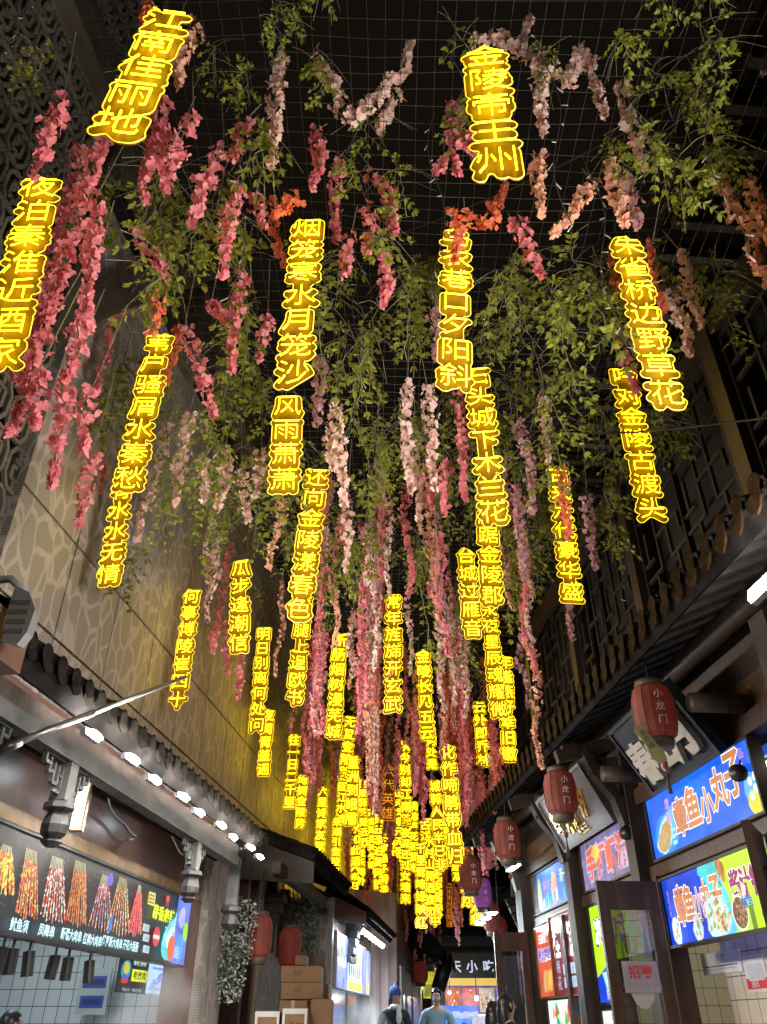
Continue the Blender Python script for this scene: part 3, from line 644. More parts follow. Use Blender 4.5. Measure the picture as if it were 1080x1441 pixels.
for Y in (12.9, 13.8):
    b = MB(); LF.box(b, Y, Y + .13, .02, .16, 2.3, 3.25, M['wood'])
    for k in range(5): LF.box(b, Y - .10 + k * .02, Y + .23 - k * .02, .02, .30 - k * .05, 2.95 - k * .13, 3.07 - k * .13, M['wood'])
    b.build('wall_bracket', sec)
b = MB(); LF.box(b, 10.75, 14.2, .60, .72, 3.02, 3.16, M['wood']); b.build('front_beam', sec)

def lantern(c, r, h, label, group, text=None, tint='lantern', tassel=True, tagstrip=False, cord=.25):
    root = empty('red_lantern', c - Vector((0, 0, h * .5)), label, 'lantern', group)
    b = MB(); pr = [(r * .62, -h * .5), (r * .86, -h * .42), (r * .98, -h * .25), (r, 0), (r * .98, h * .25), (r * .86, h * .42), (r * .62, h * .5)]
    b.lathe(c, pr, M[tint], 16); b.build('paper_shade', root, False)
    b = MB()
    for k in range(8):
        a = 2 * math.pi * k / 8
        b.tube([c + Vector((q * 1.012 * math.cos(a), q * 1.012 * math.sin(a), z)) for q, z in pr], r * .022, M['lantern_cap'], 4)
    b.build('ribs', root)
    b = MB(); b.lathe(c, [(r * .66, h * .49), (r * .70, h * .53), (r * .66, h * .60), (r * .3, h * .62)], M['lantern_cap'], 16); b.build('end_cap', root, True); b = MB(); b.lathe(c, [(r * .3, -h * .66), (r * .6, -h * .66), (r * .68, -h * .54), (r * .64, -h * .49)], M['lantern_cap'], 16); b.build('end_cap', root, True)
    b = MB(); b.tube([c + Vector((0, 0, h * .6)), c + Vector((.01, 0, h * .6 + cord))], .008, M['black'], 5); b.build('cord', root)
    if tassel:
        b = MB(); b.tube([c + Vector((0, 0, -h * .64)), c + Vector((.005, 0, -h * .95))], .004, M['black'], 5); b.lathe(c + Vector((.005, 0, -h * .95)), [(.004, .03), (.02, .02), (.02, -.02), (.006, -.03)], M['lantern'], 8)
        for k in range(7): b.tube([c + Vector((.005, 0, -h * .98)), c + Vector((.005 + .012 * math.cos(k), .012 * math.sin(k), -h * 1.45))], .0035, M['lantern_cap'], 4)
        b.build('tassel', root)
    if text:
        d = Vector((-c.x, -c.y, 0)).normalized(); d = (d + Vector((d.y * -.35, d.x * .35, 0))).normalized(); rv = Vector((-d.y, d.x, 0))
        if rv.x < 0: rv = -rv
        b = MB(); V = []
        for i, ch in enumerate(text):
            G, F = glyph(ch, 0, .01, 1); s = h * .17; z0_ = h * .24 - i * h * .24
            P_ = []
            for q in G:
                ang = q[0] * s / r; zz = z0_ + q[1] * s
                P_.append(c + (d * math.cos(ang) + rv * math.sin(ang)) * (r * 1.03) + Vector((0, 0, zz)))
            b.raw(P_, F, M['white_paint'])
        b.build('lettering', root)
    if tagstrip:
        d = Vector((-c.x, -c.y, 0)).normalized(); rv = Vector((-d.y, d.x, 0)); rv = rv if rv.x > 0 else -rv
        o = c - rv * (r * .55) + d * (r * .75) + Vector((0, 0, -h * .55)); uu = (Vector((0, 0, 1)) * .9 - rv * .45).normalized(); rr = uu.cross(-d).normalized(); rr = rr if rr.dot(rv) > 0 else -rr
        b = MB(); pts = [(-.03, .02), (-.045, .09), (0, .13), (.045, .09), (.03, .02), (.035, -.06), (.05, -.12), (.03, -.19), (-.03, -.19), (-.05, -.12), (-.035, -.06)]
        k = len(pts); fr = [o + rr * x + uu * z for x, z in pts]; bk = [q - d * .006 for q in fr]
        b.raw(fr + bk, [tuple(range(k)), tuple(range(2 * k - 1, k - 1, -1))] + [(j, (j + 1) % k, k + (j + 1) % k, k + j) for j in range(k)], paint(.32, .30, .13)); b.build('paper_tag', root)
        b = MB(); put_text(b, '平安福', o + uu * .05 + d * .003, rr, uu, d, .05, paint(.07, .06, .03), vertical=True); b.build('tag_lettering', root)
    return root
for (u_, v_, Y_, lb) in ((365, 1318, 10.9, 'dull red lantern left of the cartons, nearer of the two'), (408, 1333, 12.2, 'dull red lantern hanging right above the stacked cartons')):
    c = at(u_, v_, Y_); lantern(c, .155, .46, lb, 'red lanterns on the left side', tassel=False, cord=.5)

def foliage_drop(name, c0, L_, wd, label, n, mats, out):
    """a hanging bunch of dusty silk leaves and small rosettes"""
    b = MB(); r_ = random.Random(n)
    for i in range(n):
        t = r_.random(); rad = wd * (1 - .55 * t) * r_.random() ** .5; a = r_.random() * 6.283
        p = c0 + Vector((rad * math.cos(a), rad * math.sin(a), -L_ * t)) + out * .02
        s = r_.uniform(.02, .042); d = Vector((r_.uniform(-1, 1), r_.uniform(-1, 1), r_.uniform(-1, .4))).normalized(); q = d.orthogonal().normalized(); m_ = mats[0] if r_.random() < .62 else mats[1]
        b.raw([p, p + d * s * .6 + q * s * .45, p + d * s * 1.5, p + d * s * .6 - q * s * .45], [(0, 1, 2, 3)], m_)
    o = b.build(name); tag(o, label, 'plant')
    s = MB()
    for k in range(5): s.tube([c0 + Vector((.03 * k - .06, 0, .06)), c0 + Vector((.03 * k - .06, .02, -L_ * .4)), c0 + Vector((.02 * k - .04, .0, -L_ * .9))], .005, M['twig'], 4)
    s.build('stems', o); return o
foliage_drop('hanging_plant', at(333, 1268, 10.6), 1.05, .30, 'dusty white and dark hanging silk plant on the patterned pillar', 1500, (M['plant_white'], M['plant_dark']), LF.n)
foliage_drop('hanging_plant', at(432, 1258, 13.9), .80, .30, 'dark hanging silk plant beside the third stall lightbox', 1000, (M['plant_dark'], M['plant_white']), LF.n)

# cartons stacked in the alley
def carton(u0, u1, v0, v1, Y, dep, label, mark=None, yaw=0.0, tape=True):
    a, c = at(u0, v1, Y), at(u1, v0, Y); w_, h_ = c.x - a.x, c.z - a.z
    r = empty('cardboard_carton', (a.x + w_ / 2, Y + dep / 2, a.z), label, 'carton', 'cartons stacked beside the lantern shop')
    b = MB(); b.box(a, (w_, 0, 0), (0, dep, 0), (0, 0, h_), M['carton']); o = b.build('carton_box', r)
    bm = bmesh.new(); bm.from_mesh(o.data); bmesh.ops.bevel(bm, geom=bm.edges[:], offset=.006, segments=1, affect='EDGES'); bm.to_mesh(o.data); bm.free()
    if tape:
        b = MB(); b.box(a + Vector((w_ * .42, -.002, -.001)), (w_ * .12, 0, 0), (0, dep + .004, 0), (0, 0, h_ + .003), M['tape']); b.build('packing_tape', r)
    if mark:
        b = MB(); put_text(b, mark, a + Vector((w_ * .36, -.004, h_ * .55)), Vector((1, 0, 0)), Vector((0, 0, 1)), Vector((0, -1, 0)), h_ * .26, paint(.10, .05, .03)); b.build('printed_mark', r)
    return r, a, w_, h_
carton(395, 452, 1359, 1382, 11.6, .55, 'brown carton on top of the main stack, with printed characters', '食品', tape=False)
carton(395, 452, 1382.5, 1406, 11.6, .55, 'brown carton second from top, with printed characters', '冷冻', tape=False)
carton(391, 433, 1408, 1452, 11.55, .5, 'brown carton with pale tape low in the stack', None)
carton(435, 467, 1406, 1470, 11.5, .5, 'tall brown carton at lower right of the stack', None, tape=False)
carton(415, 432, 1344, 1358, 11.9, .3, 'small brown carton perched highest behind the lantern', None, tape=False)
carton(454, 463, 1384, 1405, 12.3, .4, 'narrow brown carton peeking out at the right of the stack', None, tape=False)
r_, a_, w_, h_ = carton(356, 394, 1424, 1475, 11.0, .5, 'carton wrapped in white frame tape at the front of the stack, left one', '鲜', tape=False)
r2, a2, w2, h2 = carton(395, 433, 1420, 1475, 11.0, .5, 'carton with white edge tape at the front of the stack, right one', '汤包', tape=False)
for (r, a, ww, hh) in ((r_, a_, w_, h_), (r2, a2, w2, h2)):
    b = MB()
    for x in (0, ww - .03): b.box(a + Vector((x, -.006, 0)), (.03, 0, 0), (0, .02, 0), (0, 0, hh + .004), M['white_paint'])
    b.box(a + Vector((0, -.008, hh - .05)), (ww, 0, 0), (0, .02, 0), (0, 0, .056), M['white_paint']); b.build('white_tape', r)
# boxes down to the ground under the visible ones
b = MB(); q = at(393, 1450, 11.55); b.box((q.x, 11.5, 0), (.75, 0, 0), (0, .6, 0), (0, 0, max(.3, q.z - .02)), M['carton']); tag(b.build('cardboard_carton'), 'brown carton at the bottom of the stack on the paving', 'carton', 'cartons stacked beside the lantern shop')

# ------------------------------------------------------------------ left: third stall with blue-white lightbox
thr = empty('noodle_stall', LF.pt(16, .4, 0), 'far left stall with low tiled eave and bluish lit kitchen window', 'stall')
L3 = Side(-2.52, .110, 1)
eave_roof(L3, 14.6, 19.3, -.05, 3.45, .62, 3.02, thr, wood='soffit', pitch=.2, purlin=False, drip='tile', hang=.5)
b = MB(); g0 = L3.pt(14.55, .62, 3.0); g1 = L3.pt(14.55, -.5, 3.5)
b.hexa([g0 + Vector((0, 0, -.20)), g0 + L3.u * .05 + Vector((0, 0, -.20)), g1 + L3.u * .05 + Vector((0, 0, -.5)), g1 + Vector((0, 0, -.5)), g0, g0 + L3.u * .05, g1 + L3.u * .05, g1], M['fascia']); b.build('gable_board', thr)
b = MB(); L3.box(b, 14.4, 19.3, -.9, -.75, 0, 3.5, M['tiles_white']); b.build('back_wall', thr)
b = MB(); L3.box(b, 14.4, 19.3, -.75, .0, 2.95, 3.05, M['fascia']); b.build('ceiling', thr)
for (ya, yb, da, db, zb, mm_) in ((14.4, 14.55, -.9, .1, 3.2, 'perforated'), (19.2, 19.4, -.9, .1, 3.2, 'fascia'), (16.9, 17.0, -.1, .0, 2.0, 'metal')): b = MB(); L3.box(b, ya, yb, da, db, 0, zb, M[mm_]); b.build('side_post', thr)
b = MB(); L3.box(b, 14.4, 19.3, -.4, .1, 0, .95, M['metal']); b.build('counter', thr)
b = MB(); L3.box(b, 14.6, 16.9, -.05, -.03, .95, 1.95, paint(.40, .62, .66, .1)); b.build('kitchen_glass', thr)
b = MB(); L3.box(b, 17.0, 19.2, -.05, -.03, .95, 1.95, paint(.12, .22, .26, .1)); b.build('kitchen_glass', thr)
b = MB(); c = L3.pt(16.2, .1, 0)
for k in range(5): L3.box(b, 16.1 - .06 * (4 - k), 16.3 + .06 * (4 - k), .06, .3 - .03 * (4 - k) + .02, 2.35 + k * .13, 2.47 + k * .13, M['carved'])
b.build('hanging_post', thr)
for i in range(7):
    led_lamp(L3, 15.6 + i * .52, .45, 2.80, .28, .09, 520.0, tilt=R(60), label='white LED bar under the far left eave, ' + ['nearest', 'second nearest', 'third nearest', 'middle', 'third from far end', 'second from far end', 'farthest'][i] + ' of seven', group='LED bars under the far left eave')
led_lamp(L3, 16.8, -.4, 2.9, 1.6, .2, 30.0, 'white kitchen ceiling lamp of the far left stall', name='kitchen_lamp')
Y0, Y1 = 14.7, 19.1
nb = empty('noodle_lightbox', L3.pt(17, .1, 2.0), 'blue white and yellow backlit menu sign above the far left stall counter', 'sign')
p = Panel(L3.pt(Y0, .12, 1.93), L3.u, (0, 0, 1), (L3.pt(Y1, 0, 0) - L3.pt(Y0, 0, 0)).length, .78, nb)
p.back(.08, ink(.55, .85, .95, 1.3, .25), rim=.02, rim_mat=M['metal'])
p.rect(0, 0, p.W * .30, p.H, ink(.22, .30, .85, 1.3, .6)); p.rect(p.W * .72, 0, p.W, p.H, ink(.26, .30, .9, 1.2, .6))
for k in range(60):
    x = random.choice([random.uniform(.02, .28), random.uniform(.74, .98)]) * p.W; p.rect(x, random.uniform(.02, .4) * p.H, x + .03, random.uniform(.5, .98) * p.H, random.choice([ink(.5, .6, 1.0, 1.3), ink(.12, .16, .6, 1.0), ink(.8, .85, 1.0, 1.2)]))
p.rect(p.W * .33, p.H * .60, p.W * .62, p.H * .74, ink(.8, .75, .06, 1.2)); p.rect(p.W * .31, p.H * .02, p.W * .72, p.H * .18, ink(.8, .8, .05, 1.2)); p.rect(p.W * .88, .02, p.W * .97, p.H * .26, ink(.8, .75, .05, 1.2))
p.text('大碗皮肚面', p.W * .48, p.H * .67, p.H * .12, ink(.1, .1, .3, 1.0), bold=.02, sx=2)
for k in range(6):
    x = p.W * (.34 + .062 * k); p.blob(x, p.H * .40, .08, p.H * .14, random.choice([ink(.1, .2, .1, 1.0), ink(.3, .12, .05, 1.0), ink(.1, .25, .3, 1.0)]), n=8, jit=.3); p.rect(x - .05, p.H * .2, x + .05, p.H * .25, ink(.1, .5, .3, 1.1))
for k in range(4): p.rect(p.W * (.63 + .022 * k), p.H * .2, p.W * (.64 + .022 * k), p.H * .9, random.choice([ink(.7, .1, .1, 1.0), ink(.2, .7, .5, 1.1)]))
p.text('鸭血粉丝', p.W * .14, p.H * .5, p.H * .2, ink(.7, .8, 1.0, 1.2), bold=.03, sx=1.6)
p.done()
# small orange paper flower hung under it
c = L3.pt(16.0, .2, 1.78); b = MB()
for k in range(8): a = k * .785; b.raw([c, c + Vector((.05 * math.cos(a + .3), 0, .05 * math.sin(a + .3))), c + Vector((.10 * math.cos(a), -.02, .10 * math.sin(a))), c + Vector((.05 * math.cos(a - .3), 0, .05 * math.sin(a - .3)))], [(0, 1, 2, 3)], paint(.6, .16, .04))
tag(b.build('paper_flower'), 'small orange paper flower hanging under the far left lightbox', 'ornament')

# ------------------------------------------------------------------ tarpaulin hoarding, planked wall and far doors
hd = empty('tarpaulin_hoarding', (-.3, 19.9, 0), 'tall mauve brown tarpaulin hoarding with creases at the alley middle', 'wall')
b = MB(); A, B = Vector((-1.45, 19.4, 0)), Vector((.30, 20.6, 0)); n_ = 26; H_ = 4.05
for i in range(n_):
    p0 = A.lerp(B, i / n_); p1 = A.lerp(B, (i + 1) / n_); o0 = Vector((.3, -1, 0)).normalized() * (.035 * math.sin(i * 1.7) * math.sin(i * .37)); o1 = Vector((.3, -1, 0)).normalized() * (.035 * math.sin((i + 1) * 1.7) * math.sin((i + 1) * .37))
    b.poly([p0 + o0, p1 + o1, p1 + o1 + Vector((0, 0, H_)), p0 + o0 + Vector((0, 0, H_))], M['tarp'])
b.build('tarpaulin', hd, True)
b = MB(); b.hexa([A + Vector((0, .1, 0)), B + Vector((-.04, .1, 0)), B + Vector((-.04, .3, 0)), A + Vector((0, .3, 0)), A + Vector((0, .1, H_ - .02)), B + Vector((-.04, .1, H_ - .02)), B + Vector((-.04, .3, H_ - .02)), A + Vector((0, .3, H_ - .02))], M['siding']); b.build('back_boards', hd)
pw = empty('planked_wall', (.7, 23, 0), 'brown planked wall beyond the tarpaulin, orange under the neon', 'wall')
b = MB(); A, B = Vector((.31, 20.7, 0)), Vector((1.15, 27.2, 0)); sN = Vector((.12, 0, 0))
b.hexa([A, B, B - sN, A - sN, A + Vector((0, 0, 4.9)), B + Vector((0, 0, 4.9)), B - sN + Vector((0, 0, 4.9)), A - sN + Vector((0, 0, 4.9))], M['siding'])
for k in range(24):
    z = 2.3 + k * .11; b.bar(A + Vector((.01, 0, z)), B + Vector((.01, 0, z)), .02, .085, M['siding'])
b.build('planks', pw)
du = (B - A).normalized(); dn = Vector((du.y, -du.x, 0))
for (t0, t1, m_) in ((.3, 1.1, 'board'), (1.25, 2.5, 'board'), (2.7, 4.4, 'board')):
    b = MB(); b.box(A + du * t0 + dn * .02, du * (t1 - t0), dn * .05, Vector((0, 0, 2.6 - .1 * t0)), M[m_]); dd = b.build('pale_door', pw)
    b = MB(); b.box(A + du * (t0 + .15) + dn * .075, du * (t1 - t0 - .3), dn * .012, Vector((0, 0, 2.0)), paint(.14, .18, .20, .3)); b.build('door_panel', dd)
    b = MB(); b.box(A + du * (t0 + .15) + dn * .09, du * (t1 - t0 - .3), dn * .012, Vector((0, 0, .05)), M['metal']); b.build('rail', dd)
    dd.data.transform(Matrix.Identity(4))

# ------------------------------------------------------------------ end of the alley: snack shop under a dark roof
en = empty('end_snack_shop', (3.2, 29.5, 0), 'lit snack shop at the end of the alley under a dark roof', 'shop')
b = MB(); b.box((1.6, 30.2, 0), (7, 0, 0), (0, .2, 0), (0, 0, 3.0), M['fascia']); b.build('back_wall', en)
b = MB(); b.box((1.25, 28.2, 3.55), (8.5, 0, 0), (0, 2.4, 0), (0, 0, .2), M['black']); b.box((.6, 27.9, 3.75), (8.5, 0, 0), (0, .3, 0), (0, 0, .75), M['soffit']); b.build('dark_roof', en)
b = MB(); b.box((1.2, 31, 4.55), (8, 0, 0), (0, .3, 0), (0, 0, .9), pbr('grey_render', (.22, .21, .20), .7)); b.build('upper_wall', en)
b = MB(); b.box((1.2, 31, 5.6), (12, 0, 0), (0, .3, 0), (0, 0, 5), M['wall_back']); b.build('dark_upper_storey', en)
b = MB(); b.box((1.9, 28.4, 2.62), (1.75, 0, 0), (0, .1, 0), (0, 0, .70), paint(.02, .02, .018)); b.box((1.9, 28.36, 2.42), (1.75, 0, 0), (0, .08, 0), (0, 0, .2), glow('gold_shop_light', (.55, .38, .10), 1.0)); b.build('name_board', en)
b = MB(); put_text(b, '天小吃', Vector((2.28, 28.38, 2.94)), Vector((1, 0, 0)), Vector((0, 0, 1)), Vector((0, -1, 0)), .36, glow('lit_letter', (.6, .68, .85), .7), step=.52, bold=.02); b.build('lettering', en)
b = MB(); b.box((1.4, 28.9, 0), (4, 0, 0), (0, .5, 0), (0, 0, 1.05), M['metal']); b.build('counter', en)
b = MB(); b.box((1.4, 28.85, 1.06), (4, 0, 0), (0, .02, 0), (0, 0, .55), glow('lit_case', (.42, .44, .6), .8, (.8, .75, .7), 4)); b.box((1.4, 28.8, 1.62), (4.2, 0, 0), (0, .5, 0), (0, 0, .06), glow('case_lamp', (.9, .85, .75), 1.2)); b.build('glass_case', en)
p = Panel((1.95, 28.9, 1.7), (1, 0, 0), (0, 0, 1), 3.2, .72, en); p.back(.05, ink(.20, .12, .3, .8, .5), part='picture_board')
for k, cc in enumerate(((.5, .14, .06), (.7, .12, .14), (.55, .5, .4), (.22, .16, .5), (.6, .2, .08), (.5, .4, .3))):
    p.rect(k * .53 + .02, .03, k * .53 + .5, .67, ink(*cc, .9, .5))
    for j in range(26): p.blob(k * .53 + random.uniform(.08, .44), random.uniform(.08, .6), .03, .05, random.choice([RED, ORA, VIO, WHT, BRN]), n=6, jit=.3)
p.done()
p = Panel((1.75, 28.75, 1.15), (1, 0, 0), (0, 0, 1), 1.0, .42, en); p.back(.04, ink(.10, .26, .85, 1.2, .4), part='blue_sign')
for k in range(3): p.blob(.3 + k * .45, .2, .12, .1, ink(.03, .07, .4, .9), n=12, jit=.03)
p.done()
p = Panel((1.75, 28.7, 1.62), (1, 0, 0), (0, 0, 1), 1.2, .28, en); p.back(.04, ink(.08, .16, .8, 1.2, .5), part='blue_banner')
for k in range(5): p.blob(.2 + k * .32, .05, .2, .08, ink(.35, .45, .95, 1.1), n=10)
p.done()
for i, (u_, v_, lb) in enumerate(((616, 1386, 'bright round bulb lamp left of the end shop pictures'), (671, 1405, 'small bright bulb lamp over the end shop counter'), (633, 1397, 'tiny warm bulb lamp under the end shop pictures'))):
    c = at(u_, v_, 27.6); b = MB(); rr = .07 - .015 * i; b.lathe(c, [(.01, -rr), (rr * .7, -rr * .7), (rr, 0), (rr * .7, rr * .7), (.01, rr)], lamp_mat((1.0, .95, .9), 160.0), 12); tag(b.build('bulb_lamp', None, True), lb, 'lamp')
    b = MB(); b.tube([c + Vector((0, 0, rr)), c + Vector((0, 0, rr + .5))], .012, M['black'], 6); b.build('flex', bpy.data.objects[[o.name for o in bpy.data.objects if o.name.startswith('bulb_lamp')][-1]])
# dark side roof, dark duct and pale pipe in front of the end shop
b = MB(); q = at(640, 1345, 24.5); b.hexa([Vector((1.3, 23.0, 3.1)), Vector((2.2, 27.4, 2.75)), Vector((1.2, 27.6, 2.75)), Vector((.66, 23.0, 3.1)), Vector((1.3, 23.0, 3.35)), Vector((2.2, 27.4, 3.0)), Vector((1.2, 27.6, 3.3)), Vector((.66, 23.0, 3.75))], M['soffit']); tag(b.build('side_canopy'), 'low dark canopy sloping toward the end shop', 'canopy')
c = at(626, 1376, 25.5); b = MB(); b.tube([c + Vector((-.2, -.1, -.28)), c + Vector((0, 0, .2)), c + Vector((.1, .1, .6))], [.2, .22, .16], M['black'], 10); tag(b.build('extractor_duct', None, True), 'black extractor duct hanging left of the end shop board', 'duct')
c = at(605, 1312, 26); b = MB(); b.tube([c + Vector((0, 0, -1.0)), c + Vector((0, 0, 1.2))], .12, paint(.4, .38, .36), 10); b.tube([c + Vector((-.5, .3, -1.0)), c + Vector((-.5, .3, 1.2))], .2, paint(.2, .19, .18), 10); tag(b.build('wall_pipe', None, True), 'pale vertical wall pipes above the dark canopy', 'pipe')
yp = empty('yellow_poster', at(601, 1395, 26.8), 'yellow green hanging poster beside the bulb at the alley end', 'poster'); c = at(596, 1405, 26.8)
p = Panel(c, (1, -.3, 0), (0, 0, 1), .55, .95, yp); p.back(.03, ink(.6, .62, .05, .8, .5)); p.rect(.05, .05, .5, .35, ink(.3, .3, .06, .7)); p.text('小吃', .27, .6, .22, ink(.3, .06, .02, .9)); p.done()
lantern(at(592, 1368, 24.6), .2, .5, 'tiny dim red lantern by the far dark canopy', 'red lanterns far down the alley', tassel=False)

# ------------------------------------------------------------------ right: two-storey timber shop house
rh = empty('timber_shophouse', RT.pt(8, -.5, 0), 'old dark timber shop house with lattice windows and tiled eave on the right', 'building')
ZE = CZ + 2.40
eave_roof(RT, 1.2, 12.95, -.25, 4.28, .74, ZE, rh, pitch=.205, rafter=.25, hang=.85, purlin=True)
b = MB()   # end of the eave: carved beam end and closing rafters
RT.box(b, 12.9, 13.0, -.25, .68, ZE - .12, ZE - .02, M['wood']); b.build('eave_end_beam', rh)
# upper storey
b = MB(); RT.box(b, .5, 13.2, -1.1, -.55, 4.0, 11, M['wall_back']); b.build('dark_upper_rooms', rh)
for Y in (.3, 2.55, 4.85, 7.15, 9.3, 11.4, 13.1):
    for (ya, yb, dd) in ((Y, Y + .16, -.22), (Y + .22, Y + .30, -.30)): b = MB(); RT.box(b, ya, yb, -.5, dd, 4.1, 6.9, M['wood']); b.build('upper_post', rh)
for (za, zb, dd) in ((6.55, 6.75, -.24), (4.22, 4.36, -.27)): b = MB(); RT.box(b, .3, 13.2, -.5, dd, za, zb, M['wood']); b.build('upper_beam', rh)
lat = pbr('lattice_wood', (.015, .011, .009), .65, noise=.4, scale=8)
def lattice(Ya, Yb):
    b = MB(); z0, z1 = 4.37, 6.5; d = -.33
    def lb(y0, za, y1, zb, t=.032): b.bar(RT.pt(y0, d, za), RT.pt(y1, d, zb), .03, t, lat, RT.n)
    n = max(1, round((Yb - Ya) / .95)); w_ = (Yb - Ya) / n
    for i in range(n):
        a = Ya + i * w_
        for (y0, za, y1, zb) in ((0, 0, w_, 0), (0, 1, w_, 1), (0, 0, 0, 1), (w_, 0, w_, 1)):
            lb(a + y0, z0 + za * (z1 - z0), a + y1, z0 + zb * (z1 - z0), .06)
        # key-fret: nested stepped bars
        gx, gz = w_ / 8, (z1 - z0) / 12
        def L(x0, y0, x1, y1): lb(a + x0 * gx, z0 + y0 * gz, a + x1 * gx, z0 + y1 * gz)
        for y in range(0, 12, 4):
            o = (y // 4) % 2
            L(0, y + 1, 3, y + 1); L(3, y + 1, 3, y + 3); L(1, y + 3, 5, y + 3); L(5, y + 1, 5, y + 3); L(5, y + 1, 8, y + 1)
            L(1, y + 2, 1, y + 3); L(7, y + 2, 7, y + 4); L(6, y + 2, 8, y + 2); L(2 + o, y + 3, 2 + o, y + 5 if y < 8 else y + 4); L(6 - o, y + 3, 6 - o, y + 5 if y < 8 else y + 4)
    b.build('lattice_window', rh)
for Ya, Yb in ((.62, 2.52), (2.87, 4.82), (5.17, 7.12), (7.47, 9.27), (9.62, 11.37), (11.72, 13.08)): lattice(Ya, Yb)
up = MB(); RT.box(up, .3, 13.2, -.6, .35, 7.0, 7.12, M['soffit'])
for i in range(40): Y = .5 + i * .32; up.bar(RT.pt(Y, -.5, 6.93), RT.pt(Y, .36, 6.93), .07, .09, M['rafter'])
up.build('upper_eave', rh)
# ground floor frame
b = MB(); RT.box(b, 3.5, 12.6, -.15, .02, 3.16, 3.30, M['red_wood']); RT.box(b, 3.5, 12.6, -.2, -.04, 3.30, 3.55, pbr('ochre_board', (.10, .048, .016), .6, noise=.4, scale=4, stretch=(1, 1, 5))); RT.box(b, 3.5, 12.6, -.2, -.05, 3.55, 4.15, M['wood']); b.build('shop_lintel', rh)
b = MB(); RT.box(b, 3.5, 12.6, -.15, .0, 2.52, 2.62, M['red_wood']); b.build('transom_rail', rh)
for Y in (4.75, 7.62, 9.62, 11.9): b = MB(); RT.box(b, Y, Y + .2, -.2, .10, 0, 3.95, M['wood']); b.build('shop_post', rh)
for Y in (8.75, 10.3, 7.39): b = MB(); RT.box(b, Y, Y + .10, -.12, .045, 0, 2.52, M['red_wood']); b.build('door_jamb', rh)
for Y in (7.72, 9.72, 12.0):     # bent struts that carry the eave
    b = MB(); pts = [(.10, 3.0), (.16, 3.25), (.34, 3.48), (.42, 3.68), (.55, 3.72), (.64, 3.72)]
    ln = [RT.pt(Y, d, z) for d, z in pts]
    for i in range(len(ln) - 1): b.bar(ln[i], ln[i + 1], .09, .14 if i < 3 else .10, M['wood'], RT.u)
    b.bar(RT.pt(Y, .0, 3.80), RT.pt(Y, .70, 3.62), .08, .12, M['wood']); b.bar(RT.pt(Y, .02, 3.55), RT.pt(Y, .4, 3.55), .06, .16, M['rafter']); b.build('eave_strut', rh)
for Y in (7.3, 5.4): b = MB(); b.tube([RT.pt(Y, .0, 3.36), RT.pt(Y, .42, 3.36)], .07, M['wood'], 12); b.build('beam_end', rh, True)
# rooms behind
b = MB(); RT.box(b, 3.5, 12.6, -1.9, -1.75, 0, 3.2, M['tiles_cream']); b.build('tiled_back_wall', rh)
b = MB(); RT.box(b, 3.5, 12.6, -1.75, -.15, 3.05, 3.12, M['white_paint']); b.build('room_ceiling', rh)
b = MB(); RT.box(b, 3.5, 7.35, -.45, -.38, 0, 2.2, M['tiles_cream']); b.build('tiled_serving_wall', rh)
for (ya, yb, da, db, zb, mm_) in ((12.5, 12.62, -2.0, .0, 3.5, 'wood'), (3.4, 3.5, -2, 0, 4.3, 'wood'), (9.62, 9.7, -1.75, -.2, 3.1, 'tiles_cream')): b = MB(); RT.box(b, ya, yb, da, db, 0, zb, M[mm_]); b.build('party_wall', rh)
b = MB(); RT.box(b, 9.85, 11.9, -.5, .0, 0, .95, M['red_wood']); b.build('counter', rh)
led_lamp(RT, 10.6, -.9, 3.03, 1.2, .25, 9.0, 'warm ceiling lamp in the far room of the right shops', (1.0, .86, .6), name='ceiling_lamp')
led_lamp(RT, 8.4, -.9, 3.03, 1.0, .25, 5.0, 'warm ceiling lamp in the middle room of the right shops', (1.0, .9, .7), name='ceiling_lamp')
led_lamp(RT, 5.9, -.25, 3.03, 1.6, .12, 7.0, 'warm ceiling lamp over the nearest right serving wall', (1.0, .86, .66), name='ceiling_lamp')
# shelf goods in the far room
gd = empty('goods_shelf', RT.pt(10.9, -.3, .95), 'warm lit shelf of bottles and jars in the far right shop', 'shelf')
b = MB(); RT.box(b, 10.4, 11.85, -.65, -.15, .95, .98, M['red_wood']); RT.box(b, 10.4, 11.85, -.65, -.62, .98, 1.6, paint(.55, .35, .12)); b.build('shelf_board', gd)
for k in range(9): b = MB(); b.lathe(RT.pt(10.5 + k * .15, -.4, .98), [(.05, 0), (.055, .02), (.055, .26), (.03, .32), (.03, .38)], random.choice([paint(.6, .35, .06), paint(.7, .55, .3), paint(.5, .12, .03)]), 10); tag(b.build('sauce_jar', None, True), 'tall jar on the warm far right shelf, %s from the far end' % ['first', 'second', 'third', 'fourth', 'fifth', 'sixth', 'seventh', 'eighth', 'ninth'][8 - k], 'jar', 'jars on the far right shelf')

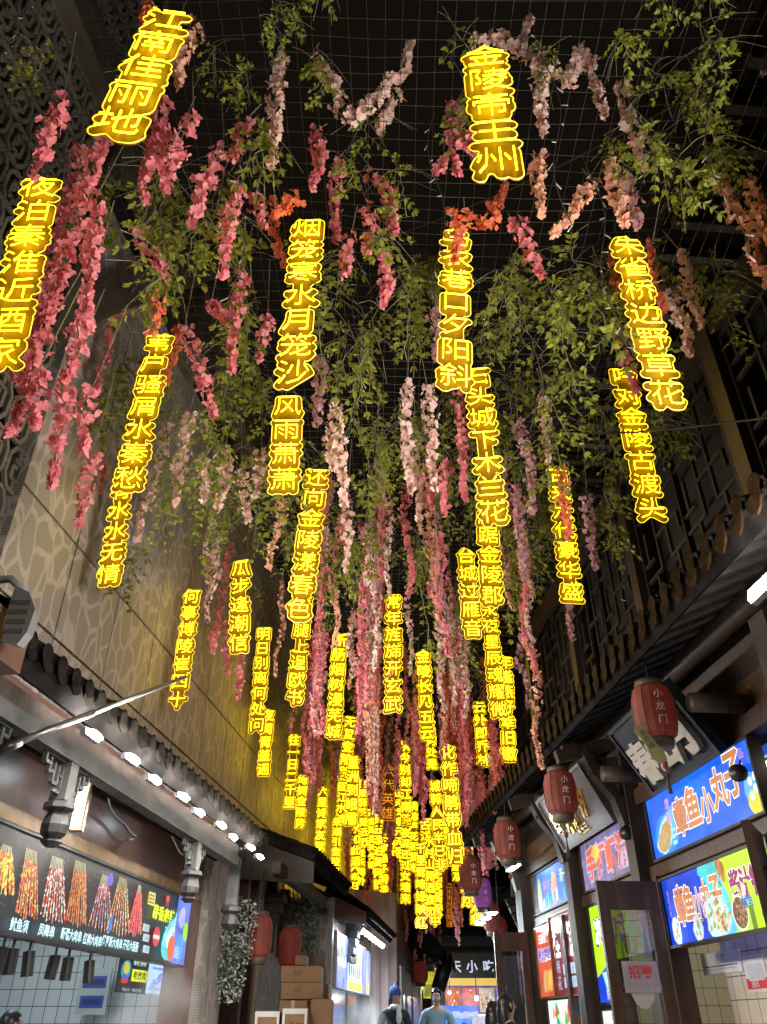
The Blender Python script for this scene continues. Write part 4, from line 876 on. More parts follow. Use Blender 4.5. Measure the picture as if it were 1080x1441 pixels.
# ---- right lightboxes
def right_sign(name, label, Yfar, Ynear, z0, z1, d, face, rim=.02, rim_mat=None, t=.07, cat='sign'):
    r = empty(name, RT.pt((Yfar + Ynear) / 2, d, z0), label, cat)
    rv = RT.pt(Ynear, 0, 0) - RT.pt(Yfar, 0, 0); p = Panel(RT.pt(Yfar, d, z0), rv, (0, 0, 1), rv.length, z1 - z0, r)
    p.back(t, face, rim=rim, rim_mat=rim_mat or M['black']); return p
BLU = ink(.012, .12, .78, 1.25, .45); CYA = ink(.05, .5, .95, 1.25, .3); TXT = ink(.50, .20, .075, 1.1, .15); EDG = ink(.85, .88, .95, 1.1, .05); LIM = ink(.42, .78, .012, 1.15, .2); BLD = ink(.006, .05, .55, 1.2, .5)
p = right_sign('octopus_ball_lightbox', 'upper blue backlit sign reading 章鱼小丸子 with a food tray', 7.36, 5.45, 2.64, 3.13, .03, BLU)
for k in range(5): p.blob(p.W * .17 + k * .05, p.H * .3 + .03 * k, .24 - .03 * k, .16 - .02 * k, ink(.02 + .02 * k, .2 + .06 * k, .85 + .03 * k, 1.2, .3), n=18, jit=.12)
p.blob(p.W * .15, p.H * .28, .20, .12, ink(.42, .62, .6, 1.1), n=14, rot=.45); p.blob(p.W * .15, p.H * .28, .17, .09, ink(.35, .3, .16, 1.0), n=12, rot=.45)
for k in range(8): p.blob(p.W * .15 + (k % 4 - 1.5) * .075 , p.H * .26 + (k // 4) * .07 + (k % 4 - 1.5) * .035, .036, .034, random.choice([ink(.55, .27, .08, 1.0), ink(.5, .32, .12, 1.0)]), n=8)
p.text('章鱼', p.W * .225, p.H * .66, .10, ink(.55, .3, .75, 1.1), vertical=True, bold=.02)
for k in range(3): p.rect(p.W * .22, .05 + k * .05, p.W * .26, .08 + k * .05, ink(.3, .7, .95, 1.2))
for i, (ch, yy, sz) in enumerate(zip('章鱼小丸子', (.47, .52, .44, .58, .68), (.30, .32, .26, .30, .34))):
    p.text(ch, p.W * (.335 + i * .128), p.H * yy, sz, TXT, bold=.03, sx=.86, outline=EDG, ow=.028)
p.text('品', p.W * .93, p.H * .86, .08, ink(.75, .3, .6, 1.1)); p.blob(p.W * .955, p.H * .32, .11, .12, ink(.12, .45, .85, 1.2), n=14); p.blob(p.W * .97, p.H * .15, .12, .09, ink(.75, .7, .04, 1.1), n=12)
for k in range(5): p.blob(p.W * .955 + random.uniform(-.06, .06), p.H * .36 + random.uniform(-.06, .06), .03, .03, EDG, n=8)
p.done()
p = right_sign('teppan_lightbox', 'lower blue and lime backlit sign reading 章鱼小丸子 and 酱汁铁板', 7.36, 5.55, 1.98, 2.47, .02, BLD)
W, H = p.W, p.H
p.quad([(W * .56, 0), (W, 0), (W, H), (W * .50, H), (W * .54, H * .6)], LIM); p.blob(W * .53, H * .3, .2, .3, ink(.1, .55, .85, 1.2, .4), n=16, jit=.15); p.blob(W * .50, H * .9, .16, .13, ink(.05, .5, .55, 1.1, .5), n=12, jit=.3)
for k in range(7): a = k * .45 - .6; p.quad([(W * .51, H * .92), (W * .51 + .22 * math.cos(a - .1) - .05, H * .92 - .2 * abs(math.sin(a)) - .02), (W * .51 + .25 * math.cos(a) - .05, H * .92 - .24 * abs(math.sin(a)))], ink(.08, .5, .2, 1.0))
for i, ch in enumerate('章鱼小丸子'):
    p.text(ch, W * (.17 + i * .088), H * (.52 + (.03, .03, 0, .04, .06)[i]), (.30, .27, .22, .26, .28)[i], TXT, bold=.03, sx=.74, outline=EDG, ow=.028)
p.text('南京小吃', W * .05, H * .62, .05, ink(.45, .25, .8, 1.1), vertical=True)
for (x, y) in ((.08, .2), (.30, .17)):
    p.blob(W * x, H * y, .085, .10, ink(.5, .65, .8, 1.1), n=12)
    for k in range(14): p.blob(W * x + random.uniform(-.05, .05), H * y + random.uniform(-.07, .07), .018, .018, random.choice([ink(.5, .3, .15, 1.0), ink(.2, .3, .2, 1.0), WHT]), n=6)
p.blob(W * .50, H * .25, .20, .15, ink(.5, .75, .85, 1.1), n=16)
for k in range(70): p.blob(W * .50 + random.gauss(0, .075), H * .27 + random.gauss(0, .055), .022, .02, random.choice([ink(.6, .42, .12, 1.0), ink(.35, .2, .08, 1.0), WHT, ink(.3, .4, .1, 1.0), ink(.7, .5, .3, 1.0)]), n=6, jit=.3)
p.text('招牌小丸子', W * .575, H * .55, .055, ink(.08, .16, .02, .9), vertical=True)
for k in range(12): p.blob(W * .6 + random.gauss(0, .03), H * .9 + random.gauss(0, .05), .025, .04, random.choice([ink(.5, .2, .06, 1.0), ink(.35, .12, .04, 1.0)]), n=7, jit=.3)
for i, ch in enumerate('酱汁铁板'): p.text(ch, W * (.70 + i * .085), H * (.60 - i * .005), .20, ink(.32, .01, .16, 1.0), bold=.05, sx=.82, outline=EDG, ow=.03)
p.blob(W * .69, H * .24, .115, .115, ink(.75, .8, .7, 1.1), n=20, jit=.01); p.blob(W * .69, H * .24, .10, .10, ink(.18, .08, .05, 1.0), n=20, jit=.01)
for k in range(60): a, q = random.uniform(0, 6.28), .09 * random.random() ** .5; p.blob(W * .69 + q * math.cos(a), H * .24 + q * math.sin(a), .012, .011, random.choice([ink(.45, .16, .08, 1.0), ink(.5, .35, .2, 1.0), ink(.12, .04, .03, 1.0), ink(.2, .3, .06, 1.0)]), n=5)
p.text('鱿鱼 里脊', W * .83, H * .36, .085, ink(.02, .16, .5, 1.0), bold=.03, sx=.9); p.rect(W * .765, 0, W * .80, H * .30, ink(.16, .3, .02, .8)); p.text('心', W * .87, H * .17, .08, ink(.12, .22, .02, .9)); p.done()
p = right_sign('shrimp_lightbox', 'violet glass transom sign with red letters reading 手打虾滑', 9.5, 7.86, 2.66, 3.13, -.02, ink(.24, .2, .42, .85, .55), rim_mat=M['red_wood'])
for k in range(90): p.blob(random.uniform(0, p.W), random.uniform(0, p.H), .02, .03, random.choice([ink(.45, .32, .3, .8), ink(.16, .2, .6, .9), ink(.3, .3, .5, .8)]), n=5, jit=.4)
p.text('手打虾滑', p.W * .48, p.H * .5, .33, ink(.72, .13, .07, 1.1), bold=.04, sx=.95, outline=ink(.55, .45, .65, 1.0), ow=.05); p.blob(p.W * .30, p.H * .68, .12, .10, ink(.95, .5, .12, 1.2), n=10, jit=.3); p.blob(p.W * .92, p.H * .6, .12, .16, ink(.5, .26, .16, 1.0), n=12); p.done()
p = right_sign('cold_noodle_poster', 'lime green backlit poster with white lettering beside the open glass door', 9.5, 8.85, 1.62, 2.5, -.03, LIM, cat='poster')
p.text('凉皮', p.W * .5, p.H * .72, .26, EDG, bold=.04, sx=.9, outline=ink(.04, .06, .12, 1.0), ow=.05); p.quad([(0, 0), (p.W, 0), (p.W, p.H * .28), (p.W * .5, p.H * .36), (0, p.H * .25)], ink(.01, .06, .6, 1.1)); p.quad([(p.W * .25, p.H * .3), (p.W * .6, p.H * .3), (p.W * .42, p.H * .1)], ink(.4, .75, .7, 1.1)); p.text('好吃', p.W * .5, p.H * .08, .1, EDG)
for k in range(24): p.blob(p.W * .85 + random.gauss(0, .04), p.H * .4 + random.gauss(0, .08), .02, .02, random.choice([YEL, WHT, ORA]), n=6)
p.done()
p = right_sign('price_list_lightbox', 'white backlit price list under the lime poster', 9.5, 8.85, .9, 1.55, -.03, ink(.7, .72, .66, 1.1), cat='sign')
for k in range(6): p.rect(.06, .06 + k * .09, p.W * .45, .09 + k * .09, ink(.1, .12, .12, .9)); p.rect(p.W * .55, .06 + k * .09, p.W * .9, .085 + k * .09, ink(.2, .6, .1, .9))
p.text('菜单', p.W * .5, .6, .06, ink(.1, .1, .1, .9)); p.done()
p = right_sign('drinks_lightbox', 'small blue backlit transom sign with drink cups in the farthest right bay', 11.75, 9.95, 2.66, 3.12, -.02, ink(.04, .20, .75, 1.1, .5), rim_mat=M['red_wood'])
p.rect(0, 0, p.W * .16, p.H, ink(.1, .1, .09, .5)); p.blob(p.W * .22, p.H * .4, .1, .2, ink(.55, .7, .4, 1.0), n=10); p.blob(p.W * .6, p.H * .45, .14, .2, ink(.6, .4, .3, 1.0), n=10)
p.text('酸梅', p.W * .42, p.H * .55, .17, ink(.5, .25, .7, 1.1), bold=.03); p.text('汤一', p.W * .83, p.H * .65, .16, ink(.6, .85, .95, 1.1), bold=.02)
for k in range(12): p.rect(p.W * .25 + .1 * k, .03 + .02 * (k % 3), p.W * .25 + .1 * k + .05, .10 + .03 * (k % 4), random.choice([EDG, CYA, ink(.1, .2, .7, 1.0)]))
p.done()
p = right_sign('red_menu_poster', 'red backlit poster with blue lettering and fried rolls, left of the maroon one', 11.7, 11.02, 1.72, 2.48, .0, ink(.62, .10, .05, 1.0, .3), rim_mat=M['gold_trim'], cat='poster')
p.text('五香里脊', p.W * .52, p.H * .84, .12, EDG, bold=.03); p.text('老北京鸡', p.W * .5, p.H * .6, .15, ink(.16, .10, .5, 1.0), bold=.05, outline=EDG, ow=.03)
for k in range(6): p.blob(p.W * (.3 + .1 * k), p.H * .22, .05, .13, random.choice([ink(.8, .5, .12, 1.0), ink(.7, .32, .08, 1.0), ink(.5, .2, .3, 1.0)]), n=8, rot=-.4)
p.done()
p = right_sign('chestnut_poster', 'maroon backlit poster with tall white characters 桂花糕', 10.98, 9.95, 1.72, 2.55, .0, ink(.18, .02, .025, 1.0, .3), rim_mat=M['gold_trim'], cat='poster')
p.text('桂花糕', p.W * .48, p.H * .66, .36, EDG, bold=.04, sx=.8); p.text('梅花', p.W * .18, p.H * .25, .16, ink(.6, .65, .8, 1.0), vertical=True)
for k in range(4): p.rect(p.W * (.36 + .27 * (k % 2)), p.H * (.08 + .16 * (k // 2)), p.W * (.58 + .27 * (k % 2)), p.H * (.21 + .16 * (k // 2)), ink(.45, .55, .75, 1.0)); p.text('元', p.W * (.47 + .27 * (k % 2)), p.H * (.145 + .16 * (k // 2)), .09, ink(.06, .08, .2, .9))
p.done()
p = right_sign('fruit_lightbox', 'bright lightbox with fruit slices below the red posters', 11.6, 10.0, 1.28, 1.68, -.05, ink(.62, .85, .72, 1.2, .25))
for k in range(26): p.quad([(lambda x, y, s: [(x, y), (x + s, y + s * .3), (x + s * .3, y + s)])(random.uniform(.05, p.W - .25), random.uniform(.02, .25), random.uniform(.1, .22))][0], random.choice([ink(.8, .62, .08, 1.1), ink(.75, .10, .12, 1.1), ink(.1, .5, .15, 1.0), ink(.85, .35, .06, 1.1), ink(.08, .3, .7, 1.1)]))
p.blob(p.W * .6, p.H * .85, .1, .08, ink(.2, .04, .04, 1.0)); p.text('鲜果', p.W * .62, p.H * .25, .12, ink(.05, .4, .5, 1.0)); p.done()
# leaning name boards
def plaque(name, label, Yfar, Ynear, z0, z1, lean, board, rim, texts):
    r = empty(name, RT.pt((Yfar + Ynear) / 2, .05, z0), label, 'sign')
    rv = RT.pt(Ynear, 0, 0) - RT.pt(Yfar, 0, 0); uv = Vector((0, 0, z1 - z0)) + RT.n * lean
    p = Panel(RT.pt(Yfar, .14, z0), rv, uv, rv.length, uv.length, r); p.back(.05, board, rim=.03, rim_mat=rim)
    for (t, x, y, s, mt, ex, sx) in texts: p.text(t, p.W * x, p.H * y, s, mt, bold=.05, sx=sx, extrude=ex)
    p.done(); return r
navy = pbr('navy_lacquer_board', (.012, .016, .026), .4, noise=.2); silver = pbr('silver_grey_board', (.12, .11, .118), .35, .2, noise=.2, scale=3)
ivory = pbr('ivory_letter', (.30, .28, .25), .5, noise=.08); goldm = pbr('gold_letter', (.75, .48, .10), .25, .9, noise=.1)
plaque('navy_name_board', 'dark navy leaning name board with raised white characters 春江月', 6.88, 5.68, CZ + 1.66, CZ + 2.14, .30, navy, navy, [('春', .22, .40, .36, ivory, .025, 1.0), ('江', .50, .44, .36, ivory, .025, .9), ('月', .80, .52, .46, ivory, .025, .95)])
plaque('silver_name_board', 'pale silver leaning name board with gold brush script', 9.55, 7.95, CZ + 1.66, CZ + 2.16, .26, silver, paint(.14, .14, .145), [('白', .14, .5, .24, goldm, .01, .9), ('潮', .42, .5, .38, goldm, .012, 1.1), ('汐', .74, .52, .30, goldm, .01, 1.1), ('木玉三', .52, .13, .10, goldm, .008, 1.1)])
# open door leaves
def door_leaf(name, hinge, w_vec, z0, z1, label, paper=False):
    r = empty(name, hinge + Vector((0, 0, z0)), label, 'door'); wv = Vector(w_vec); W = wv.length; u = wv.normalized(); n = Vector((u.y, -u.x, 0)); t = .05; st = .09
    o = hinge + Vector((0, 0, z0)); H = z1 - z0; up = Vector((0, 0, 1))
    b = MB()
    for x in (0, W - st): b.box(o + u * x - n * t / 2, u * st, n * t, up * H, M['red_wood'])
    for z, h in ((0, .14), (.62, .09), (H - .22, .22)): b.box(o + u * st - n * t * .44 + up * z, u * (W - 2 * st), n * t * .88, up * h, M['red_wood'])
    b.box(o + u * st - n * .012 + up * .14, u * (W - 2 * st), n * .024, up * .48, M['red_wood']); b.build('door_frame', r)
    b = MB(); b.box(o + u * st - n * .004 + up * .71, u * (W - 2 * st), n * .008, up * (H - .93), GLASS); b.build('glass_pane', r)
    return r, o, u, n, W
m_, nt_, N_, L_, p_ = new_mat('dark_reflecting_glass'); p_.inputs['Base Color'].default_value = (.6, .62, .66, 1); p_.inputs['Roughness'].default_value = .03; p_.inputs['Transmission Weight'].default_value = 1.0; p_.inputs['IOR'].default_value = 1.5; p_.inputs['Coat Weight'].default_value = 1.0; GLASS = m_
hg = RT.pt(7.36, .08, 0)
r, o, u, n, W = door_leaf('glazed_door', hg, (-.52, -.03, 0), .05, 2.47, 'open dark wooden glazed door with a white recruitment notice')
face = n if n.y < 0 else -n; rv = u if u.x > 0 else -u
nt = empty('recruitment_notice', o + u * .26 + Vector((0, 0, 1.6)), 'white paper notice with red characters 招聘 taped on the glazed door', 'notice')
p = Panel(o + u * (.26) - rv * .145 + Vector((0, 0, 1.60)) + face * .032, rv, (0, 0, 1), .29, .22, nt); p.back(.004, paint(.36, .34, .41), part='paper')
p.text('招聘', p.W * .5, p.H * .66, .10, paint(.6, .05, .06), bold=.02); p.text('1577082', p.W * .5, p.H * .24, .05, paint(.5, .2, .24)); p.done()
b = MB(); cc = o + u * .26 + Vector((0, 0, 1.64)) + face * .022
b.raw([cc + rv * (.10 * math.cos(k * .3142)) + Vector((0, 0, .15 * math.sin(k * .3142))) for k in range(20)] + [cc - face * .004 + rv * (.10 * math.cos(k * .3142)) + Vector((0, 0, .15 * math.sin(k * .3142))) for k in range(20)], [tuple(range(20)), tuple(range(39, 19, -1))], paint(.5, .5, .45)); tag(b.build('oval_sticker'), 'pale oval sticker behind the notice on the glazed door', 'sticker')
door_leaf('glazed_door', RT.pt(11.9, .06, 0), (-.46, -.02, 0), .05, 2.47, 'far open wooden glazed door with pale curtain behind its glass')
door_leaf('glazed_door', RT.pt(5.50, .10, 0), (-.255, -.43, 0), .05, 2.5, 'dark open door leaf seen edge-on at the right picture edge')
b = MB(); q = RT.pt(11.9, .06, 0); b.box(q + Vector((-.36, .05, .8)), (.26, 0, 0), (0, .01, 0), (0, 0, 1.4), paint(.42, .46, .52)); tag(b.build('door_curtain'), 'pale grey curtain behind the far glazed door', 'curtain')
# appliances and notices on the tiled serving wall
for (u0, v0, u1, v1, lb, cat, nm) in ((990, 1338, 1046, 1370, 'white wall unit with dark slot under the lime sign', 'appliance', 'white_wall_unit'), (1052, 1342, 1082, 1396, 'white notice with red strip at the right picture edge', 'notice', 'wall_notice')):
    p = px_panel(RT, u0, v0, u1, v1, -.37, nm, lb, cat); p.back(.03 if nm == 'wall_notice' else .05, paint(.62, .62, .62), part='unit_body')
    if nm == 'white_wall_unit': p.rect(.04, p.H * .33, p.W - .05, p.H * .38, paint(.05, .05, .08)); p.rect(.08, p.H * .2, p.W - .1, p.H * .23, paint(.3, .3, .4)); p.rect(p.W * .4, p.H * .8, p.W * .47, p.H * .84, paint(.2, .2, .22)); p.rect(p.W * .55, p.H * .8, p.W * .65, p.H * .84, paint(.2, .2, .22))
    else: p.rect(0, .02, p.W, .09, paint(.55, .04, .05)); p.rect(.04, p.H * .3, p.W * .9, p.H * .75, paint(.45, .5, .52)); p.text('通知', p.W * .4, .055, .06, paint(.7, .7, .7))
    p.done()
# right-side lamps: tube under the eave, panels farther on
q = RT.pt(6.05, .46, 0); r = led_lamp(RT, 2.62, .81, 3.34, 2.3, .08, 430.0, col=(1.0, .94, .86), tilt=R(106), label='bright white batten lamp under the right eave at the picture edge', name='batten_lamp')
led_lamp(RT, 11.6, .25, CZ + 1.78, .55, .10, 10.0, 'cyan white lamp panel under the right eave behind the lanterns', (.7, .92, 1.0), name='batten_lamp')
for i in range(3): led_lamp(RT, 13.8 + i * .5, .1, 2.9 - .02 * i, .3, .12, 70.0, ['nearest', 'middle', 'farthest'][i] + ' white lamp of three beyond the right eave end', name='ceiling_lamp', group='white lamps beyond the right eave')
# CCTV cameras and black spotlights on the right
for (u_, v_, Y_, lb) in ((884, 1172, 7.75, 'black dome camera above the violet transom sign'), (1041, 1088, 5.6, 'black cylinder spotlight above the upper blue sign'), (762, 1122, 9.6, 'small black spotlight clamped under the right eave near the second lantern'), (700, 1178, 11.4, 'small black spotlight under the far part of the right eave')):
    c = at(u_, v_, Y_); b = MB(); b.tube([c + Vector((.05, .06, .02)), c + Vector((-.05, -.08, -.02))], [.055, .06], M['black'], 12); o_ = b.build('spot_camera', None, True); tag(o_, lb, 'camera' if 'camera' in lb else 'spotlight')
    b = MB(); b.tube([c, c + Vector((.06, .02, .14))], .012, M['black'], 6); b.build('bracket', o_)
# floodlight housing on the upper storey
c = at(871, 745, 7.6); fd = empty('floodlight', c, 'square grey floodlight fixed on the upper right post', 'floodlight')
b = MB(); rv = Vector((.75, .3, .25)).normalized(); uv = Vector((.25, 0, 1)).normalized(); nn = rv.cross(uv).normalized(); b.box(c - rv * .10 - uv * .13, rv * .2, uv * .26, nn * .06, M['black']); b.build('housing', fd)
b = MB(); b.box(c - rv * .085 - uv * .11 + nn * (.06 if nn.y < 0 else -.004), rv * .17, uv * .22, nn * .004, paint(.36, .33, .25, .3)); b.build('front_glass', fd)
b = MB(); b.bar(c, c + Vector((.2, .1, -.05)), .03, .03, M['black']); b.build('bracket', fd)
# lanterns of the right side
for i, (u_, v_, Y_, r_, h_, lb, txt) in enumerate(((921, 1003, 5.6, .155, .40, 'largest red lantern with white characters and a yellow paper tag', '小龙门'), (789, 1116, 7.75, .155, .40, 'red lantern in front of the silver name board', '小龙门'), (714, 1182, 9.9, .155, .42, 'red lantern third from the viewer along the right eave', '小龙门'), (662, 1231, 12.2, .16, .42, 'red lantern at the far corner of the right eave', '小龙门'), (679, 1257, 13.8, .15, .42, 'purple lit lantern below the far eave corner', '小龙门'), (692, 1291, 15.5, .16, .44, 'small red lantern beside the last neon signs', None), (703, 1310, 17.0, .16, .44, 'smallest red lantern just above the far glazed door', None))):
    lantern(at(u_, v_, Y_), r_, h_, lb, 'red lanterns along the right eave', txt, 'lantern' if i != 4 else 'purple', tassel=i < 3, tagstrip=(i == 0), cord=.35 if i < 4 else .8) if True else None
# building beyond the eave end on the right
b = MB(); b.hexa([Vector((2.6, 13.2, 0)), Vector((5.5, 29, 0)), Vector((6, 29, 0)), Vector((3.1, 13.2, 0)), Vector((2.6, 13.2, 3.4)), Vector((5.5, 29, 3.4)), Vector((6, 29, 3.4)), Vector((3.1, 13.2, 3.4))], M['wood']); tag(b.build('timber_wall'), 'dark timber wall of the shops beyond the right eave end', 'wall')
b = MB()
for k in range(14): q = Vector((1.9 + k * .19, 13.3 + k * 1.0, 3.0)); b.bar(q, q + Vector((1.4, .0, .5)), .08, .09, M['rafter'])
b.hexa([Vector((1.8, 13.2, 3.1)), Vector((4.6, 27.5, 3.1)), Vector((6.3, 27.5, 3.9)), Vector((3.5, 13.2, 3.9)), Vector((1.8, 13.2, 3.16)), Vector((4.6, 27.5, 3.16)), Vector((6.3, 27.5, 3.96)), Vector((3.5, 13.2, 3.96))], M['soffit']); tag(b.build('far_eave'), 'dark raftered eave of the shops beyond the right eave end', 'roof')

# ------------------------------------------------------------------ people
def skin_mesh(nodes, edges, levels=2):
    """nodes: list of (x, y, z, rx, ry); grows one continuous surface over the skeleton; root at node 0"""
    me = bpy.data.meshes.new('skeleton'); me.from_pydata([n[:3] for n in nodes], edges, []); o = bpy.data.objects.new('skeleton', me); COL.objects.link(o)
    sk = o.modifiers.new('s', 'SKIN'); sk.use_smooth_shade = True
    if not me.skin_vertices: me.attributes
    for i, n in enumerate(nodes): me.skin_vertices[0].data[i].radius = (n[3], n[4]); me.skin_vertices[0].data[i].use_root = (i == 0)
    sub = o.modifiers.new('d', 'SUBSURF'); sub.levels = levels; sub.render_levels = levels
    out = bpy.data.meshes.new_from_object(o.evaluated_get(bpy.context.evaluated_depsgraph_get()))
    bpy.data.objects.remove(o); bpy.data.meshes.remove(me); return out
def person(loc, yaw, height, label, coat, legs, hair_long=False, hat=None, scarf=None, mask=None, head_turn=0.0, lean=0.0):
    s = height / 1.70; root = empty('person', loc, label, 'person'); root.rotation_euler = (0, 0, yaw)
    # facing -Y; one vertex per joint
    N = [(0, 0, .95, .15, .11), (0, .01, 1.10, .13, .10), (0, .015, 1.28, .15, .11), (0, .01, 1.40, .12, .09), (0, 0, 1.47, .052, .055), (0, -.02, 1.54, .062, .075), (0, -.02, 1.61, .072, .092), (0, -.01, 1.66, .06, .075)]
    E_ = [(0, 1), (1, 2), (2, 3), (3, 4), (4, 5), (5, 6), (6, 7)]
    def chain(start, pts):
        k = start
        for p in pts: N.append(p); E_.append((k, len(N) - 1)); k = len(N) - 1
        return k
    for sg in (-1, 1):
        chain(0, [(sg * .10, 0, .86, .085, .09), (sg * .105, -.02 + sg * .04, .50, .058, .06), (sg * .11, .03 + sg * .06, .10, .038, .042), (sg * .115, -.10 + sg * .06, .04, .034, .03)])
        wr = chain(3, [(sg * .19, .01, 1.37, .058, .058), (sg * .25, .03, 1.10, .042, .042), (sg * .22, -.14, .90, .028, .028), (sg * .215, -.19, .85, .030, .016)])
        for k, (dx, ln) in enumerate(((-.026, .06), (-.009, .075), (.009, .078), (.026, .068))):
            chain(wr, [(sg * .215 + dx, -.225, .815, .0085, .0085), (sg * .215 + dx * 1.1, -.225 - ln * .35, .815 - ln * .6, .0075, .0075)])
        chain(wr, [(sg * .215 - sg * .03, -.20, .84, .009, .009), (sg * .215 - sg * .045, -.225, .815, .008, .008)])
    N = [(x * s, y * s, z * s, a * s, b * s) for x, y, z, a, b in N]
    me = skin_mesh(N, E_); me.materials.clear(); me.materials.append(M['skin']); body = link_mesh('body', me, root)
    # clothes follow the same skeleton, a little larger
    C_ = [(0, .0, .78, .19, .15), (0, .0, .95, .18, .14), (0, .01, 1.12, .165, .13), (0, .015, 1.28, .18, .135), (0, .01, 1.40, .13, .10), (0, .005, 1.455, .075, .075)]; CE = [(0, 1), (1, 2), (2, 3), (3, 4), (4, 5)]
    for sg in (-1, 1):
        k = len(C_); C_ += [(sg * .20, .01, 1.37, .078, .078), (sg * .26, .03, 1.10, .065, .065), (sg * .23, -.12, .92, .052, .052)]; CE += [(4, k), (k, k + 1), (k + 1, k + 2)]
    cm = skin_mesh([(x * s, y * s, z * s, a * s, b * s) for x, y, z, a, b in C_], CE); cm.materials.clear(); cm.materials.append(coat); link_mesh('jacket', cm, root)
    T_ = [(0, 0, .90, .15, .12)]; TE = []
    for sg in (-1, 1):
        k = len(T_); T_ += [(sg * .10, 0, .84, .10, .10), (sg * .105, -.02 + sg * .04, .50, .075, .075), (sg * .11, .03 + sg * .06, .12, .058, .06)]; TE += [(0, k), (k, k + 1), (k + 1, k + 2)]
    tm = skin_mesh([(x * s, y * s, z * s, a * s, b * s) for x, y, z, a, b in T_], TE); tm.materials.clear(); tm.materials.append(legs); link_mesh('trousers', tm, root)
    def ell(name, c, r, mat, cut=None, seg=16, parent=None, wob=0.0):
        bm = bmesh.new(); bmesh.ops.create_uvsphere(bm, u_segments=seg, v_segments=seg // 2 + 4, radius=1)
        for v in bm.verts:
            k = 1 + wob * math.sin(v.co.x * 9 + v.co.z * 7); v.co = Vector((v.co.x * r[0] * k + c[0], v.co.y * r[1] * k + c[1], v.co.z * r[2] * k + c[2])) * s
        if cut: bmesh.ops.delete(bm, geom=[v for v in bm.verts if cut(v.co / s)], context='VERTS')
        m2 = bpy.data.meshes.new(name); bm.to_mesh(m2); bm.free(); m2.materials.append(mat)
        m2.polygons.foreach_set('use_smooth', [True] * len(m2.polygons)); return link_mesh(name, m2, parent or root)
    ell('hair', (0, .005, 1.615), (.092, .112, .112), M['hair'], lambda c: c.y < -.055 and c.z < 1.665 or c.z < 1.53, wob=.04)
    if hair_long: ell('hair', (0, .055, 1.50), (.095, .065, .20), M['hair'], wob=.05)
    for sg in (-1, 1):
        ell('eye', (sg * .030, -.098, 1.610), (.013, .008, .008), M['hair'], seg=8); ell('ear', (sg * .082, -.005, 1.60), (.012, .022, .032), M['skin'], seg=8)
        ell('eyebrow', (sg * .030, -.100, 1.630), (.018, .006, .004), M['hair'], seg=8)
    ell('nose', (0, -.112, 1.588), (.012, .016, .020), M['skin'], seg=8); ell('mouth', (0, -.100, 1.556), (.022, .008, .007), paint(.40, .12, .10), seg=8)
    if mask: ell('face_mask', (0, -.055, 1.560), (.070, .062, .050), mask, seg=14)
    if hat:
        h_ = ell('knit_hat', (0, .0, 1.655), (.102, .115, .115), hat, lambda c: c.z < 1.635); ell('hat_tip', (.02, .02, 1.765), (.034, .034, .036), hat, seg=10)
        bm = bmesh.new(); bmesh.ops.create_cone(bm, segments=18, radius1=.108 * s, radius2=.106 * s, depth=.045 * s, cap_ends=False); bmesh.ops.translate(bm, verts=bm.verts, vec=Vector((0, 0, 1.650)) * s); m2 = bpy.data.meshes.new('hat_brim'); bm.to_mesh(m2); bm.free(); m2.materials.append(hat); link_mesh('hat_brim', m2, root)
    if scarf: ell('scarf', (0, -.03, 1.455), (.105, .10, .055), scarf, wob=.08); ell('scarf_end', (.02, -.135, 1.33), (.05, .03, .12), scarf, seg=12, wob=.1)
    return root
def stand(u, v, Y): p = at(u, v, Y); return Vector((p.x, p.y, .204 if Y > 13 else 0))
wool_blue = pbr('blue_knit_wool', (.03, .06, .25), .9, noise=.4, scale=40, bump=.4)
person(stand(556, 1410, 15.4), .35, 1.71, 'person in dark coat with white scarf and blue knit hat by the tarpaulin', pbr('dark_green_black_coat', (.02, .025, .028), .8, noise=.3), pbr('dark_trousers', (.02, .02, .03), .9), True, wool_blue, pbr('white_fluffy_scarf', (.7, .68, .64), .9, noise=.1, scale=30, bump=.3))
person(stand(615, 1420, 14.8), -.1, 1.70, 'person in light blue hooded jacket wearing a pale face mask', pbr('light_blue_jacket', (.24, .42, .56), .8, noise=.1, scale=4), pbr('grey_trousers', (.08, .09, .11), .9), False, None, None, pbr('grey_face_mask', (.30, .34, .36), .8, noise=.05))
person(stand(713, 1410, 10.8), 1.9, 1.72, 'person with long black hair turned away in dark padded jacket', pbr('black_padded_jacket', (.012, .012, .014), .5, noise=.3), pbr('black_trousers', (.015, .015, .018), .9), True)
person(stand(694, 1410, 11.6), 2.5, 1.66, 'person in black coat half hidden behind the long haired one', pbr('black_wool_coat', (.014, .013, .015), .8, noise=.3), pbr('charcoal_trousers', (.02, .02, .02), .9), True)
q = LF.pt(LF.px(8, 1436, -.9)[0], -.9, 0); person(q, 2.4, 1.52, 'person with short dark hair behind the left stall counter', pbr('dark_work_jacket', (.03, .03, .035), .8), pbr('work_trousers', (.03, .03, .03), .9))

